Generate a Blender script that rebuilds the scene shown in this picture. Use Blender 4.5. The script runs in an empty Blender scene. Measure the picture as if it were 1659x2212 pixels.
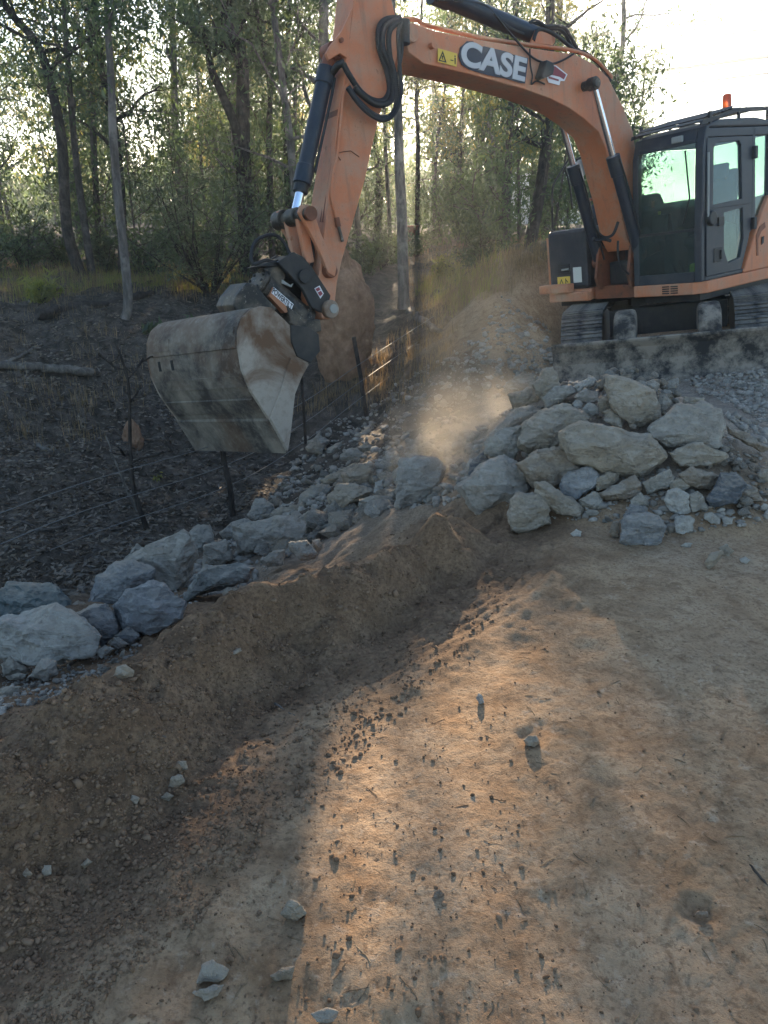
import bpy, bmesh, math, random
import numpy as np
from mathutils import Vector, Matrix

random.seed(7); RNG = np.random.default_rng(7)
SC = bpy.context.scene
COL = SC.collection
R_ = math.radians

# ------------------------------------------------------------------ camera, sky, sun, exposure
CAM_H = 1.6; PITCH = 20.8; FPX = 1678.0; PW, PH = 1659.0, 2212.0      # pixel frame used for the tracing below
cam_d = bpy.data.cameras.new('camera'); cam = bpy.data.objects.new('camera', cam_d); COL.objects.link(cam)
cam.location = (0, 0, CAM_H); cam.rotation_euler = (R_(90 - PITCH), 0, 0)
cam_d.sensor_fit = 'VERTICAL'; cam_d.sensor_height = 24.0; cam_d.lens = 24.0 * FPX / PH
cam_d.clip_start = 0.05; cam_d.clip_end = 3000
SC.camera = cam
SUN_EL, SUN_AZ = 13.6, 2.2
SUN_STRENGTH, SKY_STRENGTH, EXPOSURE = 5.0, 0.08, 2.3
w = bpy.data.worlds.new('World'); SC.world = w; w.use_nodes = True
nt = w.node_tree; nt.nodes.clear()
sky = nt.nodes.new('ShaderNodeTexSky'); sky.sky_type = 'NISHITA'; sky.sun_disc = False
sky.sun_elevation = R_(SUN_EL); sky.sun_rotation = R_(SUN_AZ); sky.air_density = 1.0; sky.dust_density = 0.3; sky.ozone_density = 1.8
bg = nt.nodes.new('ShaderNodeBackground'); bg.inputs[1].default_value = SKY_STRENGTH
wo = nt.nodes.new('ShaderNodeOutputWorld'); nt.links.new(sky.outputs[0], bg.inputs[0]); nt.links.new(bg.outputs[0], wo.inputs[0])
SUN_DIR = np.array([math.sin(R_(SUN_AZ)) * math.cos(R_(SUN_EL)), math.cos(R_(SUN_AZ)) * math.cos(R_(SUN_EL)), math.sin(R_(SUN_EL))])
sl = bpy.data.lights.new('sun', 'SUN'); sl.energy = SUN_STRENGTH; sl.angle = R_(0.5); sl.color = (1.0, 0.78, 0.53)
so = bpy.data.objects.new('sun', sl); COL.objects.link(so); so.location = (2, 30, 20)
so.rotation_euler = Vector(SUN_DIR).to_track_quat('Z', 'Y').to_euler()
SC.view_settings.view_transform = 'Standard'; SC.view_settings.look = 'None'
SC.view_settings.exposure = EXPOSURE; SC.view_settings.gamma = 1.0; SC.view_settings.use_curve_mapping = False
SC.render.engine = 'CYCLES'
SC.cycles.max_bounces = 8; SC.cycles.transparent_max_bounces = 12; SC.cycles.volume_bounces = 1
SC.cycles.use_denoising = True
SC.cycles.sample_clamp_indirect = 6.0
SC.cycles.volume_step_rate = 2.0; SC.cycles.volume_max_steps = 128

# ------------------------------------------------------------------ pixel <-> world
_cp, _sp = math.cos(R_(PITCH)), math.sin(R_(PITCH))
FWD = np.array([0, _cp, -_sp]); UPV = np.array([0, _sp, _cp]); RGT = np.array([1.0, 0, 0]); CAMP = np.array([0, 0, CAM_H])
def ray(x, y):
    x = np.asarray(x, float); y = np.asarray(y, float)
    return ((x - PW / 2) / FPX)[..., None] * RGT + ((PH / 2 - y) / FPX)[..., None] * UPV + FWD
def at_depth(x, y, t): return CAMP + ray(x, y) * t
def proj(P):
    d = np.asarray(P, float) - CAMP; z = d @ FWD
    return PW / 2 + FPX * (d @ RGT) / z, PH / 2 - FPX * (d @ UPV) / z, z

# ------------------------------------------------------------------ noise (numpy value noise)
def _hash(i, j, k, s):
    n = (i * 374761393 + j * 668265263 + k * 1274126177 + s * 974634) & 0x7fffffff
    n = ((n ^ (n >> 13)) * 1274126177) & 0x7fffffff
    return ((n ^ (n >> 16)) & 0xffff) / 65535.0
def vnoise(x, y, z=None, s=0):
    x = np.asarray(x, float); y = np.asarray(y, float); z = np.zeros_like(x) if z is None else np.asarray(z, float)
    i, j, k = np.floor(x).astype(np.int64), np.floor(y).astype(np.int64), np.floor(z).astype(np.int64)
    fx, fy, fz = x - i, y - j, z - k
    u, v, t = fx * fx * (3 - 2 * fx), fy * fy * (3 - 2 * fy), fz * fz * (3 - 2 * fz)
    def L(a, b, q): return a + (b - a) * q
    r = L(L(L(_hash(i, j, k, s), _hash(i + 1, j, k, s), u), L(_hash(i, j + 1, k, s), _hash(i + 1, j + 1, k, s), u), v),
          L(L(_hash(i, j, k + 1, s), _hash(i + 1, j, k + 1, s), u), L(_hash(i, j + 1, k + 1, s), _hash(i + 1, j + 1, k + 1, s), u), v), t)
    return r * 2 - 1
def fbm(x, y, z=None, o=4, s=0, g=0.5):
    a, r = 1.0, 0
    x = np.asarray(x, float); y = np.asarray(y, float); x, y = x * .8829 - y * .4695, x * .4695 + y * .8829
    for q in range(o):
        r = r + a * vnoise(x, y, z, s + q * 17); a *= g; x, y = (x * .7986 - y * .6018) * 2.03 + 7.1, (x * .6018 + y * .7986) * 2.03 + 3.3
        if z is not None: z = np.asarray(z) * 2.03
    return r
def sstep(a, b, x):
    t = np.clip((x - a) / (b - a), 0, 1); return t * t * (3 - 2 * t)

# ------------------------------------------------------------------ mesh helpers
def mesh_np(name, V, Fq, smooth=False):
    """V (n,3) ; Fq (m,k) faces of k corners"""
    me = bpy.data.meshes.new(name); V = np.asarray(V, np.float32); Fq = np.asarray(Fq, np.int32)
    m, k = Fq.shape
    me.vertices.add(len(V)); me.vertices.foreach_set('co', V.ravel())
    me.loops.add(m * k); me.loops.foreach_set('vertex_index', Fq.ravel())
    me.polygons.add(m); me.polygons.foreach_set('loop_start', np.arange(0, m * k, k, dtype=np.int32))
    if smooth: me.polygons.foreach_set('use_smooth', np.ones(m, bool))
    me.update(calc_edges=True)
    return me
class MB:
    """collects shapes; build() links them as ONE mesh object"""
    def __init__(s): s.v = []; s.f = []
    def add(s, vs, fs):
        o = len(s.v); s.v += [tuple(map(float, p)) for p in vs]; s.f += [tuple(i + o for i in f) for f in fs]; return s
    def box(s, x0, x1, y0, y1, z0, z1):
        return s.add([(x0, y0, z0), (x1, y0, z0), (x1, y1, z0), (x0, y1, z0), (x0, y0, z1), (x1, y0, z1), (x1, y1, z1), (x0, y1, z1)],
                     [(0, 3, 2, 1), (4, 5, 6, 7), (0, 1, 5, 4), (1, 2, 6, 5), (2, 3, 7, 6), (3, 0, 4, 7)])
    def prism(s, poly_a, poly_b):
        n = len(poly_a)
        return s.add(list(poly_a) + list(poly_b), [tuple(range(n))[::-1], tuple(range(n, 2 * n))] + [(i, (i + 1) % n, n + (i + 1) % n, n + i) for i in range(n)])
    def prof(s, fu, l0, l1):
        """profile of (F,U) points extruded along L"""
        return s.prism([(a, l0, b) for a, b in fu], [(a, l1, b) for a, b in fu])
    def tube(s, pts, r, n=8, cap=True):
        pts = [Vector(p) for p in pts]; rs = r if isinstance(r, (list, tuple)) else [r] * len(pts)
        rings = []; a = None
        for i, p in enumerate(pts):
            d = (pts[min(i + 1, len(pts) - 1)] - pts[max(i - 1, 0)]).normalized()
            a = d.orthogonal() if a is None else a - d * a.dot(d)      # parallel transport
            if a.length < 1e-5: a = d.orthogonal()
            a.normalize(); b = a.cross(d)
            rings.append([p + (a * math.cos(2 * math.pi * k / n) + b * math.sin(2 * math.pi * k / n)) * rs[i] for k in range(n)])
        vs = [q for R in rings for q in R]; fs = []
        for i in range(len(pts) - 1):
            for k in range(n):
                fs.append((i * n + k, i * n + (k + 1) % n, (i + 1) * n + (k + 1) % n, (i + 1) * n + k))
        if cap: fs += [tuple(range(n))[::-1], tuple(range((len(pts) - 1) * n, len(pts) * n))]
        return s.add(vs, fs)
    def build(s, name, mat, parent=None, smooth=None, bevel=0.0, fix=True):
        me = bpy.data.meshes.new(name); me.from_pydata(s.v, [], s.f)
        if fix:
            bm = bmesh.new(); bm.from_mesh(me); bmesh.ops.recalc_face_normals(bm, faces=bm.faces); bm.to_mesh(me); bm.free()
        o = bpy.data.objects.new(name, me); COL.objects.link(o)
        if mat: me.materials.append(mat)
        if smooth is not None:
            me.set_sharp_from_angle(angle=R_(smooth)); me.polygons.foreach_set('use_smooth', [True] * len(me.polygons))
            me.set_sharp_from_angle(angle=R_(smooth))
        if bevel:
            b = o.modifiers.new('bevel', 'BEVEL'); b.width = bevel; b.segments = 2; b.limit_method = 'ANGLE'; b.angle_limit = R_(35)
        if parent: o.parent = parent
        return o
def link(name, me, mat=None, parent=None):
    o = bpy.data.objects.new(name, me); COL.objects.link(o)
    if mat and not me.materials: me.materials.append(mat)
    if parent: o.parent = parent
    return o
def tag(o, label, cat=None, group=None, kind=None):
    o['label'] = label
    if cat: o['category'] = cat
    if group: o['group'] = group
    if kind: o['kind'] = kind
    return o
def thing(name, label, cat, loc=(0, 0, 0), group=None):
    o = bpy.data.objects.new(name, None); COL.objects.link(o); o.location = loc; o.empty_display_size = 0.2
    return tag(o, label, cat, group)
def smooth_path(P, n=6):
    P = [Vector(p) for p in P]; out = []
    for i in range(len(P) - 1):
        p0, p1, p2, p3 = P[max(i - 1, 0)], P[i], P[i + 1], P[min(i + 2, len(P) - 1)]
        for k in range(n):
            t = k / n
            out.append(0.5 * ((2 * p1) + (p2 - p0) * t + (2 * p0 - 5 * p1 + 4 * p2 - p3) * t * t + (3 * p1 - p0 - 3 * p2 + p3) * t ** 3))
    out.append(P[-1]); return out
# ------------------------------------------------------------------ materials
class NT:
    def __init__(s, name):
        s.m = bpy.data.materials.new(name); s.m.use_nodes = True; s.t = s.m.node_tree; s.t.nodes.clear()
        s.out = s.n('OutputMaterial')
    def n(s, t, **k):
        q = s.t.nodes.new('ShaderNode' + t)
        for a, b in k.items(): setattr(q, a, b)
        return q
    def l(s, a, b): s.t.links.new(a, b)
    def noise(s, scale, detail=6, rough=0.6, coord='Object', vec=None, dist=0.0):
        q = s.n('TexNoise'); q.inputs['Scale'].default_value = scale; q.inputs['Detail'].default_value = detail
        q.inputs['Roughness'].default_value = rough; q.inputs['Distortion'].default_value = dist
        if vec is None:
            if not hasattr(s, '_tc'): s._tc = s.n('TexCoord')
            vec = s._tc.outputs[coord]
        s.l(vec, q.inputs['Vector']); return q.outputs['Fac']
    def ramp(s, fac, stops):
        q = s.n('ValToRGB'); e = q.color_ramp.elements
        while len(e) < len(stops): e.new(0.5)
        for el, (p, c) in zip(e, stops):
            el.position = p; el.color = (c, c, c, 1) if isinstance(c, (int, float)) else (*c, 1)
        s.l(fac, q.inputs[0]); return q.outputs[0]
    def mix(s, fac, a, b, mode='MIX'):
        q = s.n('Mix', data_type='RGBA', blend_type=mode)
        for sock, v in ((q.inputs[0], fac), (q.inputs[6], a), (q.inputs[7], b)):
            if isinstance(v, (int, float)): sock.default_value = v
            elif isinstance(v, tuple): sock.default_value = (*v, 1)
            else: s.l(v, sock)
        return q.outputs[2]
    def math(s, op, a, b=0.0):
        q = s.n('Math', operation=op)
        for sock, v in ((q.inputs[0], a), (q.inputs[1], b)):
            if isinstance(v, (int, float)): sock.default_value = v
            else: s.l(v, sock)
        return q.outputs[0]
    def bump(s, h, strength=0.4, dist=0.02):
        q = s.n('Bump'); q.inputs['Strength'].default_value = strength; q.inputs['Distance'].default_value = dist
        s.l(h, q.inputs['Height']); return q.outputs[0]
    def pbr(s, col, rough=0.8, metal=0.0, bump=None, spec=0.3):
        p = s.n('BsdfPrincipled')
        for nm, v in (('Base Color', col), ('Roughness', rough), ('Metallic', metal), ('Specular IOR Level', spec)):
            if isinstance(v, (int, float)): p.inputs[nm].default_value = v
            elif isinstance(v, tuple): p.inputs[nm].default_value = (*v, 1)
            else: s.l(v, p.inputs[nm])
        if bump is not None: s.l(bump, p.inputs['Normal'])
        s.l(p.outputs[0], s.out.inputs[0]); return s.m
def painted(name, base, dust=(0.30, 0.22, 0.15), dust_amt=0.5, rough=0.5, metal=0.0, wear=None, sc=3.0):
    t = NT(name)
    n1 = t.noise(sc, 8, 0.65); n2 = t.noise(sc * 9, 6, 0.7); n3 = t.noise(sc * 0.6, 3, 0.5, dist=1.0)
    c = t.mix(t.ramp(n2, [(0.35, 0.0), (0.75, 0.25)]), base, tuple(x * 0.72 for x in base))
    d = t.math('MULTIPLY', t.ramp(n1, [(0.42, 0.0), (0.72, 1.0)]), dust_amt)
    c = t.mix(d, c, dust)
    tc2 = t.n('TexCoord'); mp2 = t.n('Mapping'); mp2.inputs['Scale'].default_value = (7, 7, 0.7); t.l(tc2.outputs['Object'], mp2.inputs[0])
    stk = t.noise(1.6, 6, 0.65, vec=mp2.outputs[0]); c = t.mix(t.ramp(stk, [(0.54, 0.0), (0.72, 0.38 * min(1.0, dust_amt * 1.4))]), c, tuple(x * 0.34 for x in dust))
    fl = t.noise(46, 3, 0.6); c = t.mix(t.ramp(fl, [(0.66, 0.0), (0.70, 0.5 * dust_amt)]), c, tuple(x * 0.45 for x in dust))
    if wear: c = t.mix(t.ramp(t.noise(sc * 4, 9, 0.75), [(0.60, 0.0), (0.66, 1.0)]), c, wear)
    r = t.math('ADD', t.math('MULTIPLY', d, 0.4), rough)
    return t.pbr(c, r, metal, t.bump(n2, 0.12, 0.004), 0.35)
M = {}
M['orange'] = painted('orange_paint', (0.56, 0.185, 0.078), (0.43, 0.30, 0.21), 0.85, 0.5, wear=(0.36, 0.15, 0.075))  # real dust, plus extra paleness that puts the veiling glare into the colour
M['orange_grime_shade'] = painted('orange_paint_grime_shade', (0.24, 0.075, 0.032), (0.075, 0.052, 0.038), 0.85, 0.5, wear=(0.05, 0.035, 0.03))  # grime on fittings; on the arm's front plate the darkness is painted shade
M['charcoal'] = painted('charcoal_paint', (0.028, 0.032, 0.040), (0.16, 0.14, 0.12), 0.28, 0.45)
M['black'] = painted('black_steel', (0.016, 0.016, 0.017), (0.16, 0.13, 0.10), 0.35, 0.5)
M['greasy'] = painted('greasy_steel', (0.02, 0.018, 0.016), (0.22, 0.17, 0.12), 0.8, 0.45, wear=(0.33, 0.29, 0.24), sc=6)
M['navy'] = painted('cylinder_paint', (0.018, 0.024, 0.035), (0.10, 0.09, 0.08), 0.25, 0.38)
M['rubber'] = painted('rubber_hose', (0.020, 0.019, 0.019), (0.13, 0.10, 0.08), 0.35, 0.6)
t = NT('chrome_rod'); M['chrome'] = t.pbr((0.75, 0.78, 0.85), 0.18, 1.0)
t = NT('bucket_steel')
n1 = t.noise(2.4, 9, 0.68, dist=0.4); n2 = t.noise(14, 8, 0.7); n3 = t.noise(1.1, 5, 0.6, dist=1.2)
c = t.mix(t.ramp(n1, [(0.42, 0.0), (0.66, 1.0)]), (0.060, 0.050, 0.043), (0.27, 0.225, 0.175))
c = t.mix(t.ramp(n3, [(0.46, 0.0), (0.62, 0.62)]), c, (0.13, 0.070, 0.038))
c = t.mix(t.ramp(n2, [(0.5, 0.0), (0.75, 0.55)]), c, (0.34, 0.29, 0.23))
M['bucket'] = t.pbr(c, 0.75, 0.0, t.bump(n2, 0.5, 0.01), 0.3)
t = NT('bucket_cheek')
n1 = t.noise(2.0, 8, 0.6, dist=0.6); n2 = t.noise(16, 8, 0.7)
c = t.mix(t.ramp(n1, [(0.40, 0.0), (0.56, 1.0)]), (0.15, 0.085, 0.05), (0.37, 0.31, 0.25))
c = t.mix(t.ramp(n2, [(0.5, 0.0), (0.8, 0.5)]), c, (0.10, 0.075, 0.055))
M['cheek'] = t.pbr(c, 0.85, 0.0, t.bump(n2, 0.5, 0.008), 0.2)
t = NT('dusty_steel')
n1 = t.noise(3.4, 10, 0.74, dist=0.12); n2 = t.noise(12, 8, 0.7)
c = t.mix(t.ramp(n1, [(0.42, 0.0), (0.58, 1.0)]), (0.035, 0.032, 0.030), (0.26, 0.215, 0.17))
M['blade'] = t.pbr(c, 0.85, 0.0, t.bump(n2, 0.5, 0.01), 0.2)
t = NT('worn_track'); n1 = t.noise(5, 7, 0.7)
c = t.mix(t.ramp(n1, [(0.38, 0.0), (0.62, 1.0)]), (0.035, 0.034, 0.036), (0.20, 0.175, 0.15))
M['track'] = t.pbr(c, 0.55, 0.35, t.bump(n1, 0.3, 0.005))
# flat print
def flat(name, c, rough=0.55): return NT(name).pbr(c, rough)
M['letter'] = flat('letter_grey', (0.46, 0.47, 0.48)); M['plate'] = flat('letter_border', (0.045, 0.05, 0.065))
M['yellow'] = flat('decal_yellow', (0.72, 0.48, 0.08)); M['ink'] = flat('decal_ink', (0.02, 0.02, 0.02))
M['maroon'] = flat('decal_maroon', (0.26, 0.055, 0.065)); M['white'] = flat('decal_white', (0.72, 0.70, 0.70))
M['paper'] = flat('paper_notice', (0.62, 0.62, 0.55)); M['tagcol'] = flat('label_orange', (0.38, 0.16, 0.08))
t = NT('amber_lens'); p = t.n('BsdfPrincipled'); p.inputs['Base Color'].default_value = (0.95, 0.16, 0.03, 1); p.inputs['Roughness'].default_value = 0.2
p.inputs['Transmission Weight'].default_value = 0.55; t.l(p.outputs[0], t.out.inputs[0]); M['amber'] = t.m
def pane(name, tint, ref):
    t = NT(name); a = t.n('BsdfTransparent'); a.inputs[0].default_value = (*tint, 1); b = t.n('BsdfGlossy'); b.inputs['Roughness'].default_value = 0.03
    b.inputs[0].default_value = (0.9, 0.95, 1, 1)
    lw = t.n('LayerWeight'); lw.inputs[0].default_value = 0.5; fr = t.math('ADD', t.math('MULTIPLY', t.math('POWER', lw.outputs['Facing'], 4.0), 0.85), 0.045); mx = t.n('MixShader')
    d = t.n('BsdfDiffuse'); d.inputs[0].default_value = (0.30, 0.30, 0.27, 1); m2 = t.n('MixShader')
    t.l(t.math('MULTIPLY', t.ramp(t.noise(2.5, 7, 0.65), [(0.35, 0.25), (0.8, 1.0)]), ref), m2.inputs[0])
    t.l(fr, mx.inputs[0]); t.l(a.outputs[0], mx.inputs[1]); t.l(b.outputs[0], mx.inputs[2])
    t.l(mx.outputs[0], m2.inputs[1]); t.l(d.outputs[0], m2.inputs[2]); t.l(m2.outputs[0], t.out.inputs[0]); return t.m
M['glass'] = pane('cab_glass', (0.62, 0.75, 0.70), 0.16)
M['seat'] = painted('seat_cloth', (0.085, 0.095, 0.11), (0.16, 0.12, 0.10), 0.3, 0.9)
M['interior'] = painted('cab_trim', (0.06, 0.065, 0.065), (0.16, 0.15, 0.12), 0.4, 0.8)
M['panelgrey'] = painted('pale_trim', (0.33, 0.33, 0.30), (0.25, 0.22, 0.18), 0.4, 0.7)
# earth
t = NT('soil'); geo = t.n('NewGeometry'); pos = geo.outputs['Position']
n0 = t.noise(0.9, 6, 0.6, vec=pos); n1 = t.noise(5.5, 8, 0.65, vec=pos, dist=0.5); n2 = t.noise(60, 6, 0.7, vec=pos); n3 = t.noise(180, 4, 0.7, vec=pos)
at = t.n('Attribute', attribute_name='zone'); at.attribute_type = 'GEOMETRY'
sp = t.n('SeparateColor'); t.l(at.outputs['Color'], sp.inputs[0])
road = t.mix(t.ramp(n1, [(0.36, 0.0), (0.66, 1.0)]), (0.255, 0.155, 0.085), (0.415, 0.285, 0.172))
road = t.mix(t.ramp(n0, [(0.45, 0.0), (0.7, 0.45)]), road, (0.42, 0.33, 0.235))
road = t.mix(t.ramp(t.noise(13, 9, 0.72, vec=pos, dist=0.8), [(0.34, 0.75), (0.5, 0.0)]), road, (0.165, 0.098, 0.056))
road = t.mix(t.ramp(t.noise(22, 7, 0.7, vec=pos, dist=0.4), [(0.56, 0.0), (0.70, 0.6)]), road, (0.46, 0.36, 0.26))
road = t.mix(t.ramp(n2, [(0.38, 0.6), (0.5, 0.0)]), road, (0.15, 0.09, 0.052))
berm = t.mix(t.ramp(n1, [(0.35, 0.0), (0.68, 1.0)]), (0.158, 0.095, 0.056), (0.30, 0.192, 0.116))
berm = t.mix(t.ramp(n2, [(0.40, 0.65), (0.60, 0.0)]), berm, (0.085, 0.055, 0.035))
litter = t.mix(t.ramp(n1, [(0.40, 0.0), (0.66, 1.0)]), (0.050, 0.040, 0.030), (0.170, 0.135, 0.105))
litter = t.mix(t.ramp(n2, [(0.36, 0.7), (0.58, 0.0)]), litter, (0.028, 0.022, 0.017))
gravel = t.mix(t.ramp(n1, [(0.38, 0.0), (0.64, 1.0)]), (0.22, 0.175, 0.135), (0.38, 0.31, 0.245))
gravel = t.mix(t.ramp(n2, [(0.40, 0.5), (0.6, 0.0)]), gravel, (0.10, 0.075, 0.055))
c = t.mix(sp.outputs[0], road, berm); c = t.mix(sp.outputs[1], c, litter); c = t.mix(sp.outputs[2], c, gravel)
hb = t.math('ADD', t.math('MULTIPLY', n2, 1.0), t.math('MULTIPLY', n3, 0.45))
M['soil'] = t.pbr(c, 0.95, 0.0, t.bump(hb, 0.75, 0.012), 0.12)
def rockmat(name):
    t = NT(name); oi = t.n('ObjectInfo'); tc = t.n('TexCoord'); va = t.n('VectorMath', operation='ADD')
    cb = t.n('CombineXYZ'); q = t.math('MULTIPLY', oi.outputs['Random'], 37.0)
    for k in range(3): t.l(q, cb.inputs[k])
    t.l(tc.outputs['Object'], va.inputs[0]); t.l(cb.outputs[0], va.inputs[1]); v = va.outputs[0]
    mp = t.n('Mapping'); mp.inputs['Scale'].default_value = (1, 1, 3.2); mp.inputs['Rotation'].default_value = (0.5, 0.35, 0); t.l(v, mp.inputs[0])
    n1 = t.noise(4.5, 8, 0.65, vec=v, dist=0.6); n2 = t.noise(34, 7, 0.72, vec=v); n3 = t.noise(9, 6, 0.6, vec=mp.outputs[0], dist=0.8); n4 = t.noise(2.2, 5, 0.6, vec=v)
    base = oi.outputs['Color']
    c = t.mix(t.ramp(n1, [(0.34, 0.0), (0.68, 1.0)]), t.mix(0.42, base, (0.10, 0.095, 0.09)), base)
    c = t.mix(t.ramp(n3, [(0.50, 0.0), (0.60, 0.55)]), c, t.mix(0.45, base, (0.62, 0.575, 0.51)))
    c = t.mix(t.ramp(n2, [(0.33, 0.45), (0.5, 0.0)]), c, (0.075, 0.068, 0.06))
    # rock flour and soil settle on faces that look up
    g = t.n('NewGeometry'); sx = t.n('SeparateXYZ'); t.l(g.outputs['Normal'], sx.inputs[0])
    du = t.math('MULTIPLY', t.ramp(sx.outputs[2], [(0.25, 0.0), (0.95, 0.75)]), t.ramp(n4, [(0.35, 0.15), (0.62, 0.9)]))
    c = t.mix(du, c, (0.36, 0.295, 0.22))
    vo = t.n('TexVoronoi'); vo.inputs['Scale'].default_value = 7.0; vo.inputs['Randomness'].default_value = 1.0; vv = t.n('VectorMath', operation='ADD'); sc_ = t.n('VectorMath', operation='SCALE'); sc_.inputs[3].default_value = 0.25
    nc = t.n('TexNoise'); nc.inputs['Scale'].default_value = 3.0; t.l(v, nc.inputs['Vector']); t.l(nc.outputs['Color'], sc_.inputs[0]); t.l(v, vv.inputs[0]); t.l(sc_.outputs[0], vv.inputs[1]); t.l(vv.outputs[0], vo.inputs['Vector'])
    n1h = t.math('ADD', n1, t.math('MULTIPLY', vo.outputs['Distance'], -0.55))
    h = t.math('ADD', t.math('MULTIPLY', n1h, 1.2), t.math('ADD', t.math('MULTIPLY', n2, 0.35), t.math('MULTIPLY', n3, 0.55)))
    return t.pbr(c, 0.92, 0.0, t.bump(h, 0.9, 0.05), 0.2)
M['rock'] = rockmat('quarry_rock')
t = NT('clod'); n1 = t.noise(25, 6, 0.7); g = t.n('NewGeometry')
isl = g.outputs['Random Per Island']
c = t.mix(t.ramp(isl, [(0.0, 0.0), (1.0, 1.0)]), (0.115, 0.071, 0.043), (0.25, 0.162, 0.102))
M['clod'] = t.pbr(c, 0.95, 0.0, t.bump(n1, 0.6, 0.01), 0.1)
t = NT('rubble'); n1 = t.noise(18, 7, 0.7); g = t.n('NewGeometry')
c = t.mix(g.outputs['Random Per Island'], (0.23, 0.20, 0.165), (0.42, 0.37, 0.31))
c = t.mix(t.ramp(n1, [(0.35, 0.6), (0.55, 0.0)]), c, (0.10, 0.085, 0.07))
M['rubble'] = t.pbr(c, 0.93, 0.0, t.bump(n1, 0.7, 0.02), 0.15)
t = NT('termite_earth'); n1 = t.noise(7, 8, 0.7); n2 = t.noise(40, 6, 0.7)
c = t.mix(t.ramp(n1, [(0.36, 0.0), (0.66, 1.0)]), (0.185, 0.105, 0.064), (0.33, 0.20, 0.128))
M['termite'] = t.pbr(c, 0.95, 0.0, t.bump(t.math('ADD', n1, t.math('MULTIPLY', n2, 0.4)), 0.8, 0.03), 0.1)
# plants
def bark(name, a, b, sc):
    t = NT(name); tc = t.n('TexCoord'); mp = t.n('Mapping'); mp.inputs['Scale'].default_value = (1, 1, 0.28); t.l(tc.outputs['Object'], mp.inputs[0])
    n1 = t.noise(sc, 8, 0.7, vec=mp.outputs[0], dist=0.4); n2 = t.noise(sc * 0.25, 4, 0.6, vec=tc.outputs['Object'])
    c = t.mix(t.ramp(n1, [(0.36, 0.0), (0.66, 1.0)]), a, b); c = t.mix(t.ramp(n2, [(0.52, 0.0), (0.62, 0.55)]), c, tuple(x * 1.45 for x in b))
    return t.pbr(c, 0.9, 0.0, t.bump(n1, 0.9, 0.03), 0.15)
M['bark_dark'] = bark('bark_dark', (0.022, 0.017, 0.014), (0.075, 0.060, 0.050), 18)
M['bark_grey'] = bark('bark_grey', (0.040, 0.033, 0.028), (0.115, 0.096, 0.082), 15)
M['bark_pale'] = bark('bark_pale', (0.070, 0.060, 0.052), (0.19, 0.165, 0.145), 12)
M['dead'] = bark('dead_wood', (0.070, 0.058, 0.048), (0.18, 0.155, 0.13), 16)
def leafmat(name, lo, hi, tl, th, mixf=0.5):
    t = NT(name); g = t.n('NewGeometry'); i = g.outputs['Random Per Island']
    d = t.n('BsdfDiffuse'); tr = t.n('BsdfTranslucent'); gl = t.n('BsdfGlossy'); gl.inputs['Roughness'].default_value = 0.42; gl.inputs[0].default_value = (0.5, 0.5, 0.5, 1)
    t.l(t.mix(i, lo, hi), d.inputs[0]); t.l(t.mix(i, tl, th), tr.inputs[0])
    a = t.n('MixShader'); a.inputs[0].default_value = mixf; t.l(d.outputs[0], a.inputs[1]); t.l(tr.outputs[0], a.inputs[2])
    b = t.n('MixShader'); b.inputs[0].default_value = 0.07; t.l(a.outputs[0], b.inputs[1]); t.l(gl.outputs[0], b.inputs[2]); t.l(b.outputs[0], t.out.inputs[0]); return t.m
M['leaf_gum'] = leafmat('leaf_gum', (0.040, 0.062, 0.030), (0.085, 0.100, 0.042), (0.075, 0.13, 0.040), (0.21, 0.285, 0.080))
M['leaf_dark'] = leafmat('leaf_dark', (0.040, 0.060, 0.030), (0.075, 0.095, 0.045), (0.065, 0.10, 0.026), (0.15, 0.185, 0.042))
M['leaf_gold'] = leafmat('leaf_gold', (0.085, 0.095, 0.030), (0.14, 0.13, 0.035), (0.27, 0.28, 0.05), (0.48, 0.41, 0.08))
M['leaf_wattle'] = leafmat('leaf_wattle', (0.050, 0.068, 0.040), (0.085, 0.105, 0.060), (0.08, 0.11, 0.035), (0.17, 0.19, 0.055), 0.4)
M['grass_dry'] = leafmat('grass_dry', (0.10, 0.078, 0.046), (0.26, 0.19, 0.105), (0.22, 0.15, 0.06), (0.55, 0.33, 0.11), 0.42)
M['grass_green'] = leafmat('grass_green', (0.06, 0.075, 0.022), (0.15, 0.15, 0.05), (0.35, 0.36, 0.05), (0.6, 0.55, 0.08), 0.5)
M['litterleaf'] = leafmat('litter_leaf', (0.060, 0.045, 0.032), (0.24, 0.185, 0.135), (0.05, 0.03, 0.02), (0.12, 0.08, 0.05), 0.1)
M['shed'] = painted('shed_sheet', (0.62, 0.62, 0.60), (0.4, 0.36, 0.3), 0.3, 0.6)
M['rust'] = painted('rusty_steel', (0.16, 0.065, 0.035), (0.06, 0.03, 0.02), 0.6, 0.8)
M['wire'] = flat('fence_wire', (0.16, 0.15, 0.14), 0.6); M['cable'] = flat('line_cable', (0.25, 0.22, 0.20), 0.6)
# ------------------------------------------------------------------ machine frame (F forward, L left, U up); swung 33 degrees on its tracks
def frame(yaw, roll, pit):
    F = np.array([math.sin(yaw), math.cos(yaw), 0]); L = np.array([-F[1], F[0], 0]); U = np.array([0, 0, 1.0])
    c, s = math.cos(roll), math.sin(roll); L, U = c * L + s * U, -s * L + c * U
    c, s = math.cos(pit), math.sin(pit); F, U = c * F - s * U, s * F + c * U
    return np.array([F, L, U])
MO = np.array([4.014, 11.073, -0.167]); MR = frame(R_(232.33), R_(6.68), R_(4.34))
_a = R_(-33); _F, _L, _U = MR
UF = math.cos(_a) * _F - math.sin(_a) * _L; UL = math.cos(_a) * _L + math.sin(_a) * _F        # undercarriage axes

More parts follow.
